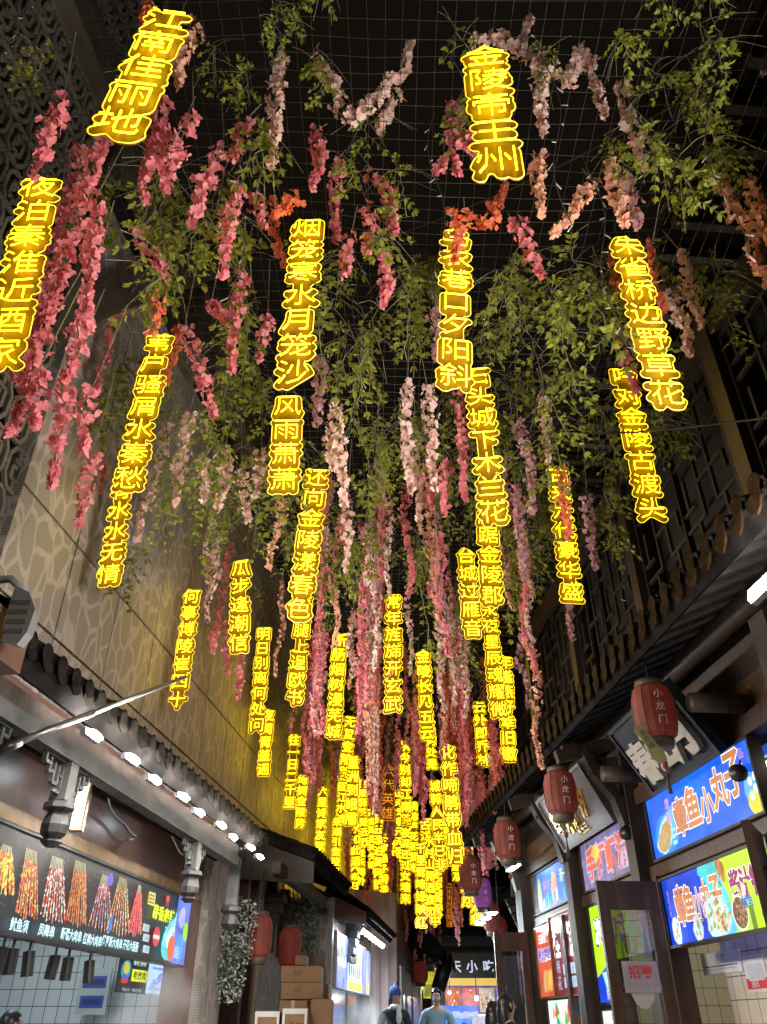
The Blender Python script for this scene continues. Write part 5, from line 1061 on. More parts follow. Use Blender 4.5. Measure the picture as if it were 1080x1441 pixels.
# ------------------------------------------------------------------ steam over the two left counters
def steam(c, r, dens, label):
    bm = bmesh.new(); bmesh.ops.create_icosphere(bm, subdivisions=3, radius=1)
    for v in bm.verts: v.co = Vector((v.co.x * r[0], v.co.y * r[1], v.co.z * r[2])) * (1 + .2 * math.sin(v.co.x * 3 + v.co.z * 4))
    me = bpy.data.meshes.new('steam'); bm.to_mesh(me); bm.free(); o = link_mesh('steam', me, None, c); tag(o, label, 'steam', kind='stuff')
    m, nt, N, L, p = new_mat('steam'); N.remove(p); v = N.new('ShaderNodeVolumePrincipled'); v.inputs['Color'].default_value = (.9, .92, .95, 1); v.inputs['Anisotropy'].default_value = .2
    tc = N.new('ShaderNodeTexCoord'); nz = N.new('ShaderNodeTexNoise'); nz.inputs['Scale'].default_value = 2.2; nz.inputs['Detail'].default_value = 4
    L.new(tc.outputs['Object'], nz.inputs['Vector']); mr = N.new('ShaderNodeMapRange'); mr.inputs[1].default_value = .45; mr.inputs[2].default_value = .8; mr.inputs[4].default_value = dens; L.new(nz.outputs['Fac'], mr.inputs[0])
    ln = N.new('ShaderNodeVectorMath'); ln.operation = 'LENGTH'; sc = N.new('ShaderNodeVectorMath'); sc.operation = 'DIVIDE'; sc.inputs[1].default_value = r; L.new(tc.outputs['Object'], sc.inputs[0]); L.new(sc.outputs[0], ln.inputs[0])
    fa = N.new('ShaderNodeMapRange'); fa.inputs[1].default_value = .35; fa.inputs[2].default_value = .95; fa.inputs[3].default_value = 1; fa.inputs[4].default_value = 0; L.new(ln.outputs['Value'], fa.inputs[0])
    mu = N.new('ShaderNodeMath'); mu.operation = 'MULTIPLY'; L.new(mr.outputs[0], mu.inputs[0]); L.new(fa.outputs[0], mu.inputs[1]); L.new(mu.outputs[0], v.inputs['Density']); L.new(v.outputs[0], N['Material Output'].inputs['Volume'])
    me.materials.append(m)
steam(LF.pt(8.4, .15, 1.55), (.55, .7, .55), 2.6, 'thin white steam rising over the left stall counter')
steam(L3.pt(15.2, .45, 1.35), (.6, .9, .65), 2.0, 'thin white steam beside the far left stall')

# ------------------------------------------------------------------ wire net and fairy light strings overhead
ZN = CZ + 5.35
b = MB()
def sag(x, y): return ZN + .10 * math.sin(x * 1.1 + .4) * math.cos(y * .7) + .02 * math.sin(7 * x) + .015 * math.sin(5 * y)
for i in range(58):
    x = -3.1 + i * .115
    if x > 2.9: break
    b.tube([(x + .01 * math.sin(k * 1.3 + i), k * .5, sag(x, k * .5)) for k in range(1, 27)], .0018, M['wire'], 3, False)
for j in range(112):
    y = .6 + j * .112; xl, xr = -3.15 + .11 * y, 2.85 - .06 * y
    b.tube([(xl + (xr - xl) * k / 10, y + .012 * math.sin(k * 1.7 + j), sag(xl + (xr - xl) * k / 10, y)) for k in range(11)], .0018, M['wire'], 3, False)
tag(b.build('wire_net'), 'square wire net stretched overhead between the two sides', 'net')
for i, (x, y, yl) in enumerate(((-2.2, 2.2, 'leftmost'), (-.9, 2.9, 'second from left'), (-.2, 4.2, 'third from left'), (.35, 3.0, 'near the middle'), (1.0, 2.4, 'fourth from right'), (1.5, 3.3, 'third from right'), (2.0, 2.6, 'second from right'), (2.4, 6.8, 'rightmost by the lattice windows'))):
    b = MB(); r_ = random.Random(i); P_ = [Vector((x + .05 * math.sin(k * .8 + i), y + k * .02, ZN - .02 - k * .16)) for k in range(12)]
    b.tube(P_, .0035, M['wire'], 4)
    for k in range(1, 12):
        d = Vector((r_.uniform(-1, 1), r_.uniform(-.6, .6), -.6)).normalized(); b.tube([P_[k], P_[k] + d * .05], [.003, .0045], paint(.30, .29, .27), 5)
    tag(b.build('fairy_lights'), 'thin unlit fairy light string with white bulb tips, ' + yl, 'string lights', 'unlit fairy light strings')
for i, (p0, p1, lb) in enumerate(((at(700, 600, 7.0), at(1080, 588, 3.9), 'thin black cable crossing in front of the right lattice windows'), (at(560, 330, 5.0), at(1000, 120, 3.0), 'thin twisted cable across the net at upper right'))):
    b = MB(); b.tube([p0.lerp(p1, k / 8) - Vector((0, 0, .12 * math.sin(k / 8 * math.pi))) for k in range(9)], .008, M['black'], 5); tag(b.build('overhead_cable'), lb, 'cable')

# ------------------------------------------------------------------ neon signs
def raster_outline(text, pitch, size, grow, res=56):
    """outline of the lettering grown by `grow` metres: list of loops in (x, z), origin at the top centre of the sign"""
    px = res / size; n = len(text); Wd, Hd = size * 1.5 + 2 * grow, n * pitch + 2 * grow + .08
    w_, h_ = int(Wd * px), int(Hd * px); G = np.zeros((h_, w_), bool)
    for i, ch in enumerate(text):
        V, F = glyph(ch, 0, 0, 1)
        for f in F:
            for t in range(1, len(f) - 1):
                P_ = [V[f[0]], V[f[t]], V[f[t + 1]]]; Q = np.array([((p[0] * size + Wd / 2) * px, (-(p[1] * size) + (i + .5) * pitch + grow + .04) * px) for p in P_])
                x0, y0 = np.maximum(np.floor(Q.min(0)).astype(int), 0); x1, y1 = np.ceil(Q.max(0)).astype(int) + 1
                yy, xx = np.mgrid[y0:min(y1, h_), x0:min(x1, w_)]; xx = xx + .5; yy = yy + .5
                def ed(a, c): return (c[0] - a[0]) * (yy - a[1]) - (c[1] - a[1]) * (xx - a[0])
                e1, e2, e3 = ed(Q[0], Q[1]), ed(Q[1], Q[2]), ed(Q[2], Q[0]); ins = ((e1 >= -1) & (e2 >= -1) & (e3 >= -1)) | ((e1 <= 1) & (e2 <= 1) & (e3 <= 1))
                G[y0:min(y1, h_), x0:min(x1, w_)] |= ins
    # a spine keeps the sheet in one piece
    G[int((grow + .04 + pitch * .3) * px):int((grow + .04 + n * pitch - pitch * .3) * px), int(w_ / 2 - .035 * px):int(w_ / 2 + .035 * px)] = True
    r = int(round(grow * px)); D = np.zeros_like(G)
    for dy in range(-r, r + 1):
        for dx in range(-r, r + 1):
            if dx * dx + dy * dy > r * r: continue
            S = np.roll(np.roll(G, dy, 0), dx, 1); D |= S
    D[0, :] = D[-1, :] = False; D[:, 0] = D[:, -1] = False
    A = D.astype(float)
    for _ in range(2):
        A = (A + np.roll(A, 1, 0) + np.roll(A, -1, 0)) / 3; A = (A + np.roll(A, 1, 1) + np.roll(A, -1, 1)) / 3
    # marching squares
    segs = {}
    B = A > .5
    for y in range(h_ - 1):
        row = B[y] | B[y + 1]
        for x in np.nonzero(row[:-1] | row[1:])[0]:
            c = (B[y, x], B[y, x + 1], B[y + 1, x + 1], B[y + 1, x]); k = c[0] * 8 + c[1] * 4 + c[2] * 2 + c[3] * 1
            if k in (0, 15): continue
            T, Rr, Bo, Lf = ('h', y, x), ('v', y, x + 1), ('h', y + 1, x), ('v', y, x)
            for a, q in {1: [(Bo, Lf)], 2: [(Rr, Bo)], 3: [(Rr, Lf)], 4: [(T, Rr)], 5: [(T, Lf), (Bo, Rr)], 6: [(T, Bo)], 7: [(T, Lf)], 8: [(Lf, T)], 9: [(Bo, T)], 10: [(Lf, Bo), (Rr, T)], 11: [(Rr, T)], 12: [(Lf, Rr)], 13: [(Bo, Rr)], 14: [(Lf, Bo)]}[k]: segs[a] = q
    def pos(e):
        ty, y, x = e
        if ty == 'h': a, c = A[y, x], A[y, x + 1]; t = (.5 - a) / (c - a + 1e-9); return (x + min(1, max(0, t)), y)
        a, c = A[y, x], A[y + 1, x]; t = (.5 - a) / (c - a + 1e-9); return (x, y + min(1, max(0, t)))
    loops = []
    while segs:
        st = next(iter(segs)); lp = []; e = st
        while e in segs: lp.append(pos(e)); e = segs.pop(e)
        if len(lp) > 30: loops.append(lp[::4])
    out = []
    for lp in loops: out.append([((x + .5) / px - Wd / 2, -((y + .5) / px - grow - .04)) for x, y in lp])
    out.sort(key=lambda l: -(max(p[0] for p in l) - min(p[0] for p in l)) * (max(p[1] for p in l) - min(p[1] for p in l)))
    return out[:1]
_gme = {}
def neon_glyph(ch, size, mat, res):
    key = (ch, size, mat.name, res)
    if key not in _gme:
        V, F = glyph(ch, .014, -.010 if res == 1 else -.019, res); me = bpy.data.meshes.new('neon_character'); me.from_pydata([(p[0] * size, p[2] * size, p[1] * size) for p in V], [], [f[::-1] for f in F]); me.materials.append(mat); _gme[key] = me
    return _gme[key]
SIGNS = []
def neon(text, top, bot, where, pitch=.25, lit=True, yaw=None, maxY=27):
    n = len(text); r1, r2 = ray(*top), ray(*bot); dx, dz = r1.x / r1.y - r2.x / r2.y, r1.z / r1.y - r2.z / r2.y
    Y = min(n * pitch / math.hypot(dx, dz), maxY)
    while min(at(*top, Y).x, at(*bot, Y).x) < LF.x0 + LF.k * Y + .14: Y -= .1      # keeps clear of the facade
    T, B = at(*top, Y), at(*bot, Y); pitch = (T - B).length / n
    if T.z > ZN - .05:      # never above the net that carries it
        pass
    up = (T - B).normalized(); size = pitch * .93
    root = empty('neon_sign', B, 'yellow neon sign reading %s %s' % (text, where), 'neon sign', 'yellow neon poem signs')
    root.rotation_euler = (0, math.atan2(up.x, up.z), random.uniform(-.10, .10) if yaw is None else yaw)
    L_ = n * pitch; far = Y > 11
    for i, ch in enumerate(text):
        o = link_mesh('neon_character', neon_glyph(ch, round(size, 3), M['neon'] if lit else M['neon_dim'], 1 if far else 2), root, (0, 0, L_ - (i + .5) * pitch))
    loops = raster_outline(text, pitch, size, .030 * size / .23, 40 if far else 56)
    pl = MB(); ed = MB()
    for lp in loops:
        pts = [Vector((x, .032, L_ + z)) for x, z in lp]
        tri = tessellate_polygon([pts]); k = len(pts); bk = [p + Vector((0, .007, 0)) for p in pts]
        pl.raw(pts + bk, [tuple(t) for t in tri] + [tuple(j + k for j in reversed(t)) for t in tri] + [(j, j + k, (j + 1) % k + k, (j + 1) % k) for j in range(k)], M['acrylic'])
        ring = [p + Vector((0, -.004, 0)) for p in pts]; ed.tube(ring + [ring[0]], (.0034 if not far else .0038) * size / .23, M['neon_edge'] if lit else M['neon_dim'], 4, False)
    for m_, nm in ((pl, 'backing_plate'), (ed, 'glowing_edge')):
        me = bpy.data.meshes.new(nm); me.from_pydata(m_.v, [], m_.f); me.materials.append(m_.mats[0]); link_mesh(nm, me, root)
    wl = max(.1, ZN - T.z) if T.z < ZN else .12
    wi = MB()
    for sg in (-1, 1): wi.tube([(sg * .05, .03, L_ - .03), (sg * .05, .03, L_ + wl)], .003, M['wire'], 3)
    me = bpy.data.meshes.new('hanging_wire'); me.from_pydata(wi.v, [], wi.f); me.materials.append(M['wire']); link_mesh('hanging_wire', me, root)
    SIGNS.append((text, Y, proj(T), proj(B), T, B)); return root
NEON = [
    ('江南佳丽地', (240, 8), (158, 190), 'at the top left'), ('夜泊秦淮近酒家', (60, 248), (-6, 518), 'cut by the left picture edge'), ('金陵帝王州', (681, 62), (704, 245), 'at the top right of centre'),
    ('烟笼寒水月笼沙', (434, 306), (411, 543), 'below orange blossom'), ('乌衣巷口夕阳斜', (643, 318), (641, 546), 'below orange blossom'), ('朱雀桥边野草花', (880, 330), (944, 572), 'right, between coral strands'),
    ('吟对金陵古渡头', (876, 515), (921, 732), 'in front of the lattice windows'), ('苇户骚屑水秦愁', (226, 468), (178, 690), 'on the left before the beige wall'), ('有水水无情', (173, 676), (151, 823), 'ending low before the beige wall'),
    ('风雨萧萧', (406, 554), (399, 692), 'short, just left of centre'), ('还向金陵漾春色', (447, 658), (419, 873), 'left of centre'), ('金陵腿上逞欧书', (430, 832), (414, 993), 'overlapped at its top'),
    ('石头城下木兰花', (670, 514), (697, 737), 'right of centre'), ('虎踞金陵郡', (685, 713), (694, 852), 'in the long column right of centre'), ('永夜星辰魂耀微', (688, 848), (703, 1010), 'low in the long column right of centre'),
    ('年逢燕好幸旧徽', (711, 922), (717, 1072), 'nearest the right tiled eave'), ('台城过雁音', (655, 770), (667, 897), 'tilted, right of centre'), ('古来六代豪华盛', (785, 655), (807, 847), 'before the right lattice windows'),
    ('何事博陵崔四十', (271, 828), (248, 997), 'crossed by the steel rod'), ('瓜步逢潮信', (340, 787), (336, 918), 'under green leaves on the left'), ('明日别离何处问', (372, 882), (361, 1031), 'before the beige wall'),
    ('夜闻青盖谣', (378, 998), (370, 1092), 'low before the beige wall'), ('断肠烟树漫芜城', (479, 891), (469, 1040), 'left of centre'), ('无复金陵路', (494, 1007), (485, 1096), 'left of centre'),
    ('城回江水流', (484, 1085), (479, 1160), 'in the crowded left column'), ('往一日二千里', (415, 1033), (407, 1138), 'low on the left'), ('地拥金陵势', (427, 1090), (422, 1166), 'low on the left'),
    ('六里诗家友欺', (455, 1106), (450, 1199), 'low above the second tiled roof'), ('来潮引金陵酒', (475, 1150), (472, 1234), 'low above the far left stall'), ('重洲到峨眉', (498, 1064), (494, 1162), 'in the crowded left column'),
    ('金陵驿路楚云西', (509, 1096), (514, 1192), 'near the middle'), ('家如此酒', (500, 1158), (501, 1220), 'low near the middle'), ('江流天地外', (508, 1182), (509, 1246), 'low near the middle'),
    ('常年旌旆开玄武', (554, 836), (553, 1003), 'at the centre'), ('金陵长见五云', (595, 914), (602, 1042), 'at the centre right'), ('五云何处是', (604, 1003), (609, 1083), 'overlapping a longer sign'),
    ('云外即乔林', (674, 986), (682, 1079), 'alone to the right'), ('从今别却江南路', (569, 1042), (573, 1162), 'at the centre'), ('山河风景元无异', (561, 1110), (563, 1205), 'at the centre'),
    ('城郭人民半已非', (612, 1098), (621, 1226), 'right of the centre'), ('化作啼鹃带血归', (630, 1047), (642, 1218), 'nearest the far eave corner'), ('满地芦花和我老', (582, 1128), (583, 1228), 'at the centre'),
    ('古汴从西来', (598, 1153), (602, 1232), 'right of the centre'), ('草合离宫转夕晖', (523, 1138), (524, 1224), 'in the crowded middle'), ('孤云漂泊复何依', (533, 1145), (532, 1252), 'in the crowded middle'),
    ('旧家燕子傍谁飞', (541, 1172), (540, 1275), 'ending over the tarpaulin'), ('潮打空城寂寞回', (556, 1188), (555, 1277), 'over the tarpaulin'), ('淮水东边旧时月', (563, 1196), (563, 1292), 'ending over the tarpaulin'),
    ('夜深还过女墙来', (571, 1165), (571, 1272), 'in the crowded middle'), ('千里莺啼绿映红', (592, 1186), (593, 1306), 'ending lowest at the middle'), ('水村山郭酒旗风', (604, 1176), (606, 1292), 'right of the middle'),
    ('多少楼台烟雨中', (611, 1190), (613, 1304), 'right of the middle'), ('南朝四百八十寺', (628, 1130), (630, 1208), 'close to the far eave corner'), ('凤凰台上凤凰游', (640, 1150), (643, 1240), 'close to the far eave corner'),
    ('总为浮云能蔽日', (649, 1180), (653, 1246), 'behind the far eave corner'), ('长安不见', (655, 1212), (657, 1277), 'behind the far eave corner'), ('使人愁', (669, 1256), (669, 1302), 'low beside the purple lantern'),
    ('登临', (677, 1264), (677, 1302), 'low beside the purple lantern'), ('故国', (685, 1266), (685, 1303), 'lowest beside the small red lantern'), ('晚秋', (578, 1256), (578, 1283), 'tiny at the middle'), ('三山半落青天外', (618, 1222), (619, 1292), 'right of the middle'),
]
FAR = '朱雀桥空人未归|玉树歌残王气终|江雨霏霏江草齐|无情最是台城柳|依旧烟笼十里堤|商女不知亡国恨|隔江犹唱后庭花|潮落夜江斜月里|两三星火是瓜洲|钟山风雨起苍黄|虎踞龙盘今胜昔|白鹭洲前月|青山隐隐水迢迢|石城虽险人何在|秦淮河畔柳如烟|梦里江南春又归'.split('|')
_r = random.Random(5)
for k, t in enumerate(FAR[::4]):
    u0 = 500 + (k * 53) % 175 + _r.uniform(-5, 5); v0 = 1120 + _r.uniform(-10, 95) - abs(u0 - 575) * .3; du_ = (u0 - 549) * .05
    NEON.append((t, (u0, v0), (u0 + du_, v0 + _r.uniform(68, 92)), 'in the crowded golden cluster above the far end'))
for t, a, c, wh in NEON: neon(t, a, c, wh)
neon('六代英雄', (548, 1076), (545, 1154), 'glowing dim orange among the others', lit=False); neon('二水中分白鹭洲', (633, 1242), (633, 1304), 'glowing dim orange above the end shop', lit=False)

# ------------------------------------------------------------------ silk blossom strands
def blossoms(b, P_, wd, dens, r_, petals=5, size=.031, mat=None, taper=True):
    """flowers of rounded petals round a curve P_"""
    Ls = [0.0]
    for i in range(1, len(P_)): Ls.append(Ls[-1] + (P_[i] - P_[i - 1]).length)
    n = int(Ls[-1] * dens)
    for i in range(n):
        t = (i + r_.random()) / n; d = t * Ls[-1]; k = max(j for j in range(len(Ls)) if Ls[j] <= d + 1e-9); k = min(k, len(P_) - 2)
        f = (d - Ls[k]) / max(1e-6, Ls[k + 1] - Ls[k]); c = P_[k].lerp(P_[k + 1], f); tg = (P_[k + 1] - P_[k]).normalized()
        w_ = wd * ((.55 + .6 * math.sin(min(1, t * 1.25 + .12) * math.pi) ** .6) if taper else 1.0) * (1 - .45 * max(0, t - .75) / .25)
        a = r_.random() * 6.283; q = tg.orthogonal().normalized(); q2 = tg.cross(q); out = q * math.cos(a) + q2 * math.sin(a)
        c = c + out * w_ * (.25 + .85 * r_.random() ** .7) * (1 + .30 * math.sin(d * 55))
        ax = (out * .8 + Vector((r_.uniform(-.5, .5), r_.uniform(-.6, .3), r_.uniform(-.7, .3)))).normalized()
        u = ax.orthogonal().normalized(); v = ax.cross(u); s = size * r_.uniform(.72, 1.2); op = r_.uniform(.1, .75); a0 = r_.random() * 6.283
        vs = [c]; fs = []
        for j in range(petals):
            an = a0 + 6.283 * j / petals + r_.uniform(-.2, .2); e = (u * math.cos(an) + v * math.sin(an)); l = (v * math.cos(an) - u * math.sin(an)); pr = s * r_.uniform(.8, 1.15)
            tip = c + e * pr + ax * pr * op; m1 = c + e * pr * .62 + ax * pr * op * .45 + l * pr * .46; m2 = c + e * pr * .62 + ax * pr * op * .45 - l * pr * .46
            t1 = tip + l * pr * .26 - ax * pr * .05; t2 = tip - l * pr * .26 - ax * pr * .1
            o = len(vs); vs += [m1, t1, t2, m2]; fs.append((0, o, o + 1, o + 2, o + 3))
        b.raw(vs, fs, mat)
def hides(x0, x1, y0, y1, Y, share=.0):
    """would something spanning this part of the view hang in front of a neon sign? -> distance of the farthest such sign"""
    far = None
    for t, Ys, a, c, T, B in SIGNS:
        if Ys < Y - .05: continue
        yy0, yy1 = max(y0, a[1]), min(y1, c[1])
        if yy1 - yy0 < 4 + share * (c[1] - a[1]): continue
        hw = .12 * 1000 / Ys; f = ((yy0 + yy1) / 2 - a[1]) / (c[1] - a[1]); xx = a[0] + (c[0] - a[0]) * f
        if x1 > xx - hw and x0 < xx + hw and (far is None or Ys > far): far = Ys
    return far
STR = []      # (object, kind of colour, px centre, px y)
SPAT = {'P': 'pale pink', 'C': 'coral pink', 'R': 'rose pink', 'M': 'mauve', 'O': 'orange', 'E': 'peach'}
def near_strand(col, px, Y, wd=.044, dens=110):
    if px[0] not in ((632, 292), (868, 462), (215, 12), (790, 660)):
        h_ = hides(min(p[0] for p in px) - 12, max(p[0] for p in px) + 12, min(p[1] for p in px), max(p[1] for p in px), Y)
        if h_: Y = h_ + .15
    P0 = [at(u, v, Y) for u, v in px]; r_ = random.Random(int(px[0][0] * 7 + px[0][1])); P_ = []
    for i in range(len(P0) - 1):
        for k in range(5):
            q = P0[i].lerp(P0[i + 1], k / 5); P_.append(q + Vector((r_.uniform(-.012, .012), r_.uniform(-.05, .05), r_.uniform(-.01, .01))))
    P_.append(P0[-1]); c = SPAT[col]
    b = MB(); blossoms(b, P_, wd, dens * .95, r_, 5, .027, PET[c]); o = b.build('blossom_strand')
    s = MB(); tp = P_[0]; s.tube(P_, .004, M['stem'], 4, False); s.tube([tp, tp + Vector((r_.uniform(-.1, .1), r_.uniform(-.05, .1), max(.06, min(.8, ZN - tp.z))))], .004, M['twig'], 4, False)
    s.build('stem', o); x, y = proj(wloc(o)); cx = sum(p[0] for p in px) / len(px); cy = sum(p[1] for p in px) / len(px); STR.append((o, c, cx, cy, len(px) > 3 and px[-1][1] < px[len(px) // 2][1]))
for col, Y, px in [
    ('P', 3.0, [(395, 75), (388, 140), (383, 235)]), ('P', 3.0, [(450, 78), (465, 125), (490, 160), (520, 150), (545, 120), (570, 95), (578, 58)]), ('P', 3.2, [(560, 140), (540, 165), (532, 190)]),
    ('P', 2.9, [(668, 58), (700, 54), (730, 66), (748, 24)]), ('P', 2.9, [(735, 70), (765, 95), (798, 118), (818, 75), (838, 105), (852, 165)]), ('P', 2.9, [(762, 98), (760, 145), (768, 190)]), ('P', 3.0, [(872, 130), (888, 180), (908, 238)]),
    ('E', 3.3, [(762, 215), (755, 255), (762, 305)]), ('E', 3.4, [(832, 262), (805, 298), (775, 332)]), ('E', 3.3, [(853, 235), (868, 280), (880, 318)]), ('M', 3.4, [(880, 240), (892, 285), (898, 320)]),
    ('E', 3.3, [(1000, 230), (1018, 265), (1043, 300), (1062, 345), (1080, 405)]), ('E', 3.4, [(1055, 250), (1068, 290), (1082, 345)]), ('P', 2.8, [(1068, 62), (1078, 100)]), ('P', 4.0, [(960, 362), (972, 415), (987, 462)]), ('P', 4.0, [(943, 408), (958, 450), (972, 500)]),
    ('E', 2.5, [(275, 35), (260, 75), (250, 122)]), ('O', 2.3, [(215, 12), (208, 32), (204, 48)]),
    ('C', 2.5, [(88, 146), (70, 195), (48, 248)]), ('C', 2.8, [(148, 196), (128, 240), (112, 285)]), ('C', 2.8, [(118, 200), (100, 260), (80, 330)]), ('R', 2.7, [(232, 130), (222, 180), (212, 235), (203, 285)]), ('R', 2.7, [(272, 165), (250, 215), (232, 268)]), ('C', 2.8, [(245, 195), (228, 245)]),
    ('C', 3.0, [(345, 178), (332, 225)]), ('R', 3.0, [(315, 210), (288, 258), (270, 318)]), ('C', 3.2, [(338, 255), (325, 310), (311, 392)]), ('C', 3.3, [(445, 182), (450, 235), (440, 268)]), ('C', 3.4, [(478, 225), (470, 280), (474, 342)]), ('O', 3.6, [(385, 280), (388, 330), (400, 375)]), ('C', 3.5, [(360, 278), (372, 320)]), ('O', 3.6, [(420, 275), (400, 290), (385, 305)]),
    ('C', 3.4, [(520, 250), (545, 265), (556, 330)]), ('R', 3.5, [(520, 292), (518, 355)]), ('C', 3.9, [(538, 358), (546, 395), (540, 432)]), ('C', 3.1, [(640, 142), (638, 185), (645, 245)]), ('C', 3.1, [(655, 192), (668, 222)]), ('R', 3.2, [(625, 235), (610, 243)]),
    ('O', 3.7, [(632, 292), (645, 330), (640, 365)]), ('O', 3.7, [(655, 300), (690, 320), (712, 258)]), ('C', 3.7, [(722, 308), (745, 345), (767, 388)]),
    ('C', 2.9, [(140, 282), (130, 350), (120, 442)]), ('C', 2.9, [(112, 285), (90, 370), (62, 440), (45, 512)]), ('C', 2.8, [(78, 330), (48, 430), (8, 522)]), ('R', 3.0, [(128, 420), (108, 480), (88, 562)]), ('R', 3.0, [(65, 460), (38, 535), (8, 612)]), ('R', 3.4, [(98, 535), (84, 605), (72, 686)]), ('R', 3.3, [(125, 540), (118, 640)]), ('C', 3.2, [(60, 520), (50, 600)]), ('R', 3.0, [(35, 470), (22, 540)]), ('C', 2.8, [(100, 330), (75, 420), (60, 480)]),
    ('C', 3.4, [(196, 368), (172, 430), (152, 490), (138, 548)]), ('C', 3.3, [(195, 328), (215, 355), (236, 392)]), ('O', 3.6, [(228, 422), (210, 472)]), ('C', 3.9, [(347, 382), (330, 450), (325, 522)]), ('R', 4.0, [(263, 462), (285, 530), (302, 588)]), ('R', 4.2, [(378, 445), (365, 505)]), ('C', 3.9, [(297, 425), (318, 455)]), ('O', 4.6, [(254, 460), (243, 500), (236, 540)]),
    ('O', 3.8, [(868, 345), (870, 400), (882, 428)]), ('O', 3.8, [(905, 345), (918, 395), (934, 442)]), ('C', 4.8, [(868, 462), (884, 505), (897, 555)]), ('R', 3.8, [(492, 338), (485, 390)]), ('O', 5.4, [(790, 660), (796, 715), (802, 760)]),
    ('R', 4.6, [(132, 632), (120, 690), (110, 742)]), ('R', 4.8, [(146, 650), (140, 695)]), ('P', 5.0, [(240, 598), (216, 680), (190, 762)]), ('P', 5.2, [(268, 578), (255, 640), (245, 712)]), ('P', 5.2, [(317, 632), (320, 670), (305, 718)]), ('P', 5.2, [(288, 648), (288, 705)]), ('P', 5.2, [(368, 636), (358, 700)]), ('P', 5.6, [(342, 660), (350, 735)]),
    ('M', 4.4, [(612, 418), (617, 470), (612, 508)]), ('M', 4.6, [(452, 498), (450, 550), (445, 598)]), ('P', 4.8, [(474, 568), (478, 640), (486, 715)]), ('P', 4.9, [(468, 600), (468, 660)]), ('P', 4.8, [(573, 540), (572, 610), (578, 692)]), ('P', 4.9, [(603, 542), (608, 620), (612, 690)]), ('C', 5.2, [(644, 550), (650, 630), (655, 705)]), ('P', 5.3, [(765, 558), (768, 605), (772, 655)]), ('M', 5.4, [(728, 590), (745, 650), (752, 722)]), ('P', 5.4, [(710, 640), (716, 720)]),
    ('R', 6.0, [(535, 684), (538, 790), (540, 872)]), ('C', 5.6, [(626, 648), (625, 725)]), ('P', 6.0, [(585, 610), (590, 730)]), ('C', 5.8, [(605, 640), (608, 715)]), ('M', 6.0, [(826, 700), (832, 760), (838, 800)]), ('M', 6.2, [(792, 760), (803, 850), (806, 900)]), ('M', 6.0, [(728, 690), (735, 760), (740, 820)]), ('P', 6.2, [(490, 718), (488, 805)]),
    ('C', 7.5, [(325, 765), (312, 850), (296, 905)]), ('P', 7.2, [(300, 770), (293, 840)]), ('R', 8.0, [(318, 880), (322, 950)]), ('R', 8.2, [(340, 905), (335, 985)]), ('R', 8.0, [(305, 880), (300, 920)]),
]: near_strand(col, px, Y)
# the dense run of strands farther down the alley: copies of a few strands
def strand_var(col, L_, seed, far):
    r_ = random.Random(seed); P_ = [Vector((.03 * math.sin(k * .9 + seed), .03 * math.cos(k * .7), -L_ * k / 10)) for k in range(11)]
    b = MB(); blossoms(b, P_, .036, 75 if far else 100, r_, 4, .030 if far else .025, PET[col])
    me = bpy.data.meshes.new('blossom_strand'); me.from_pydata(b.v, [], b.f); me.materials.append(PET[col])
    s = MB(); s.tube([Vector((0, 0, .7))] + P_, .006, M['stem'], 4, False); ms = bpy.data.meshes.new('stem'); ms.from_pydata(s.v, [], s.f); ms.materials.append(M['stem']); return me, ms
VAR = {}
for ci, c in enumerate(SPAT.values()):
    for far in (0, 1): VAR[(c, far)] = [strand_var(c, L_, 11 * ci + 100 * far + k, far) for k, L_ in enumerate((.8, 1.15, 1.5) if not far else (1.2, 1.6, 2.0))]
rr = random.Random(21); cnt = 0; tries = 0
while len(STR) < 298 and tries < 60000:
    tries += 1; Y = 6.2 + 19.5 * rr.random() ** .9; xl, xr = -2.75 + .115 * Y, 2.35 - .075 * Y if Y < 12.5 else 1.9
    x = xl + (xr - xl) * rr.random(); zt = ZN - rr.uniform(.15, 1.5) - max(0, Y - 10) * .045
    u, v = proj((x, Y, zt)); ua, va = proj((x, Y, zt - (1.25 if Y < 10 else 1.7))); pw_ = .06 * 1000 / Y
    if hides(min(u, ua) - pw_, max(u, ua) + pw_, v, va, Y): continue
    pr = [('pale pink', 3), ('peach', 1.5), ('mauve', 1.6), ('rose pink', 2), ('coral pink', 1.6)] if Y < 11 else [('coral pink', 4), ('rose pink', 3), ('orange', 1.6), ('mauve', 1.2), ('peach', .8)]
    c = rr.choices([p[0] for p in pr], [p[1] for p in pr])[0]; me, ms = rr.choice(VAR[(c, 1 if Y > 10 else 0)])
    o = link_mesh('blossom_strand', me, None, (x, Y, zt)); o.rotation_euler = (0, 0, rr.uniform(0, 6.28)); s = rr.uniform(.85, 1.2); o.scale = (s, s, s); link_mesh('stem', ms, o)
    L_ = 1.4 * s; u2, v2 = proj((x, Y, zt - L_ / 2)); STR.append((o, c, u2, v2, False)); cnt += 1

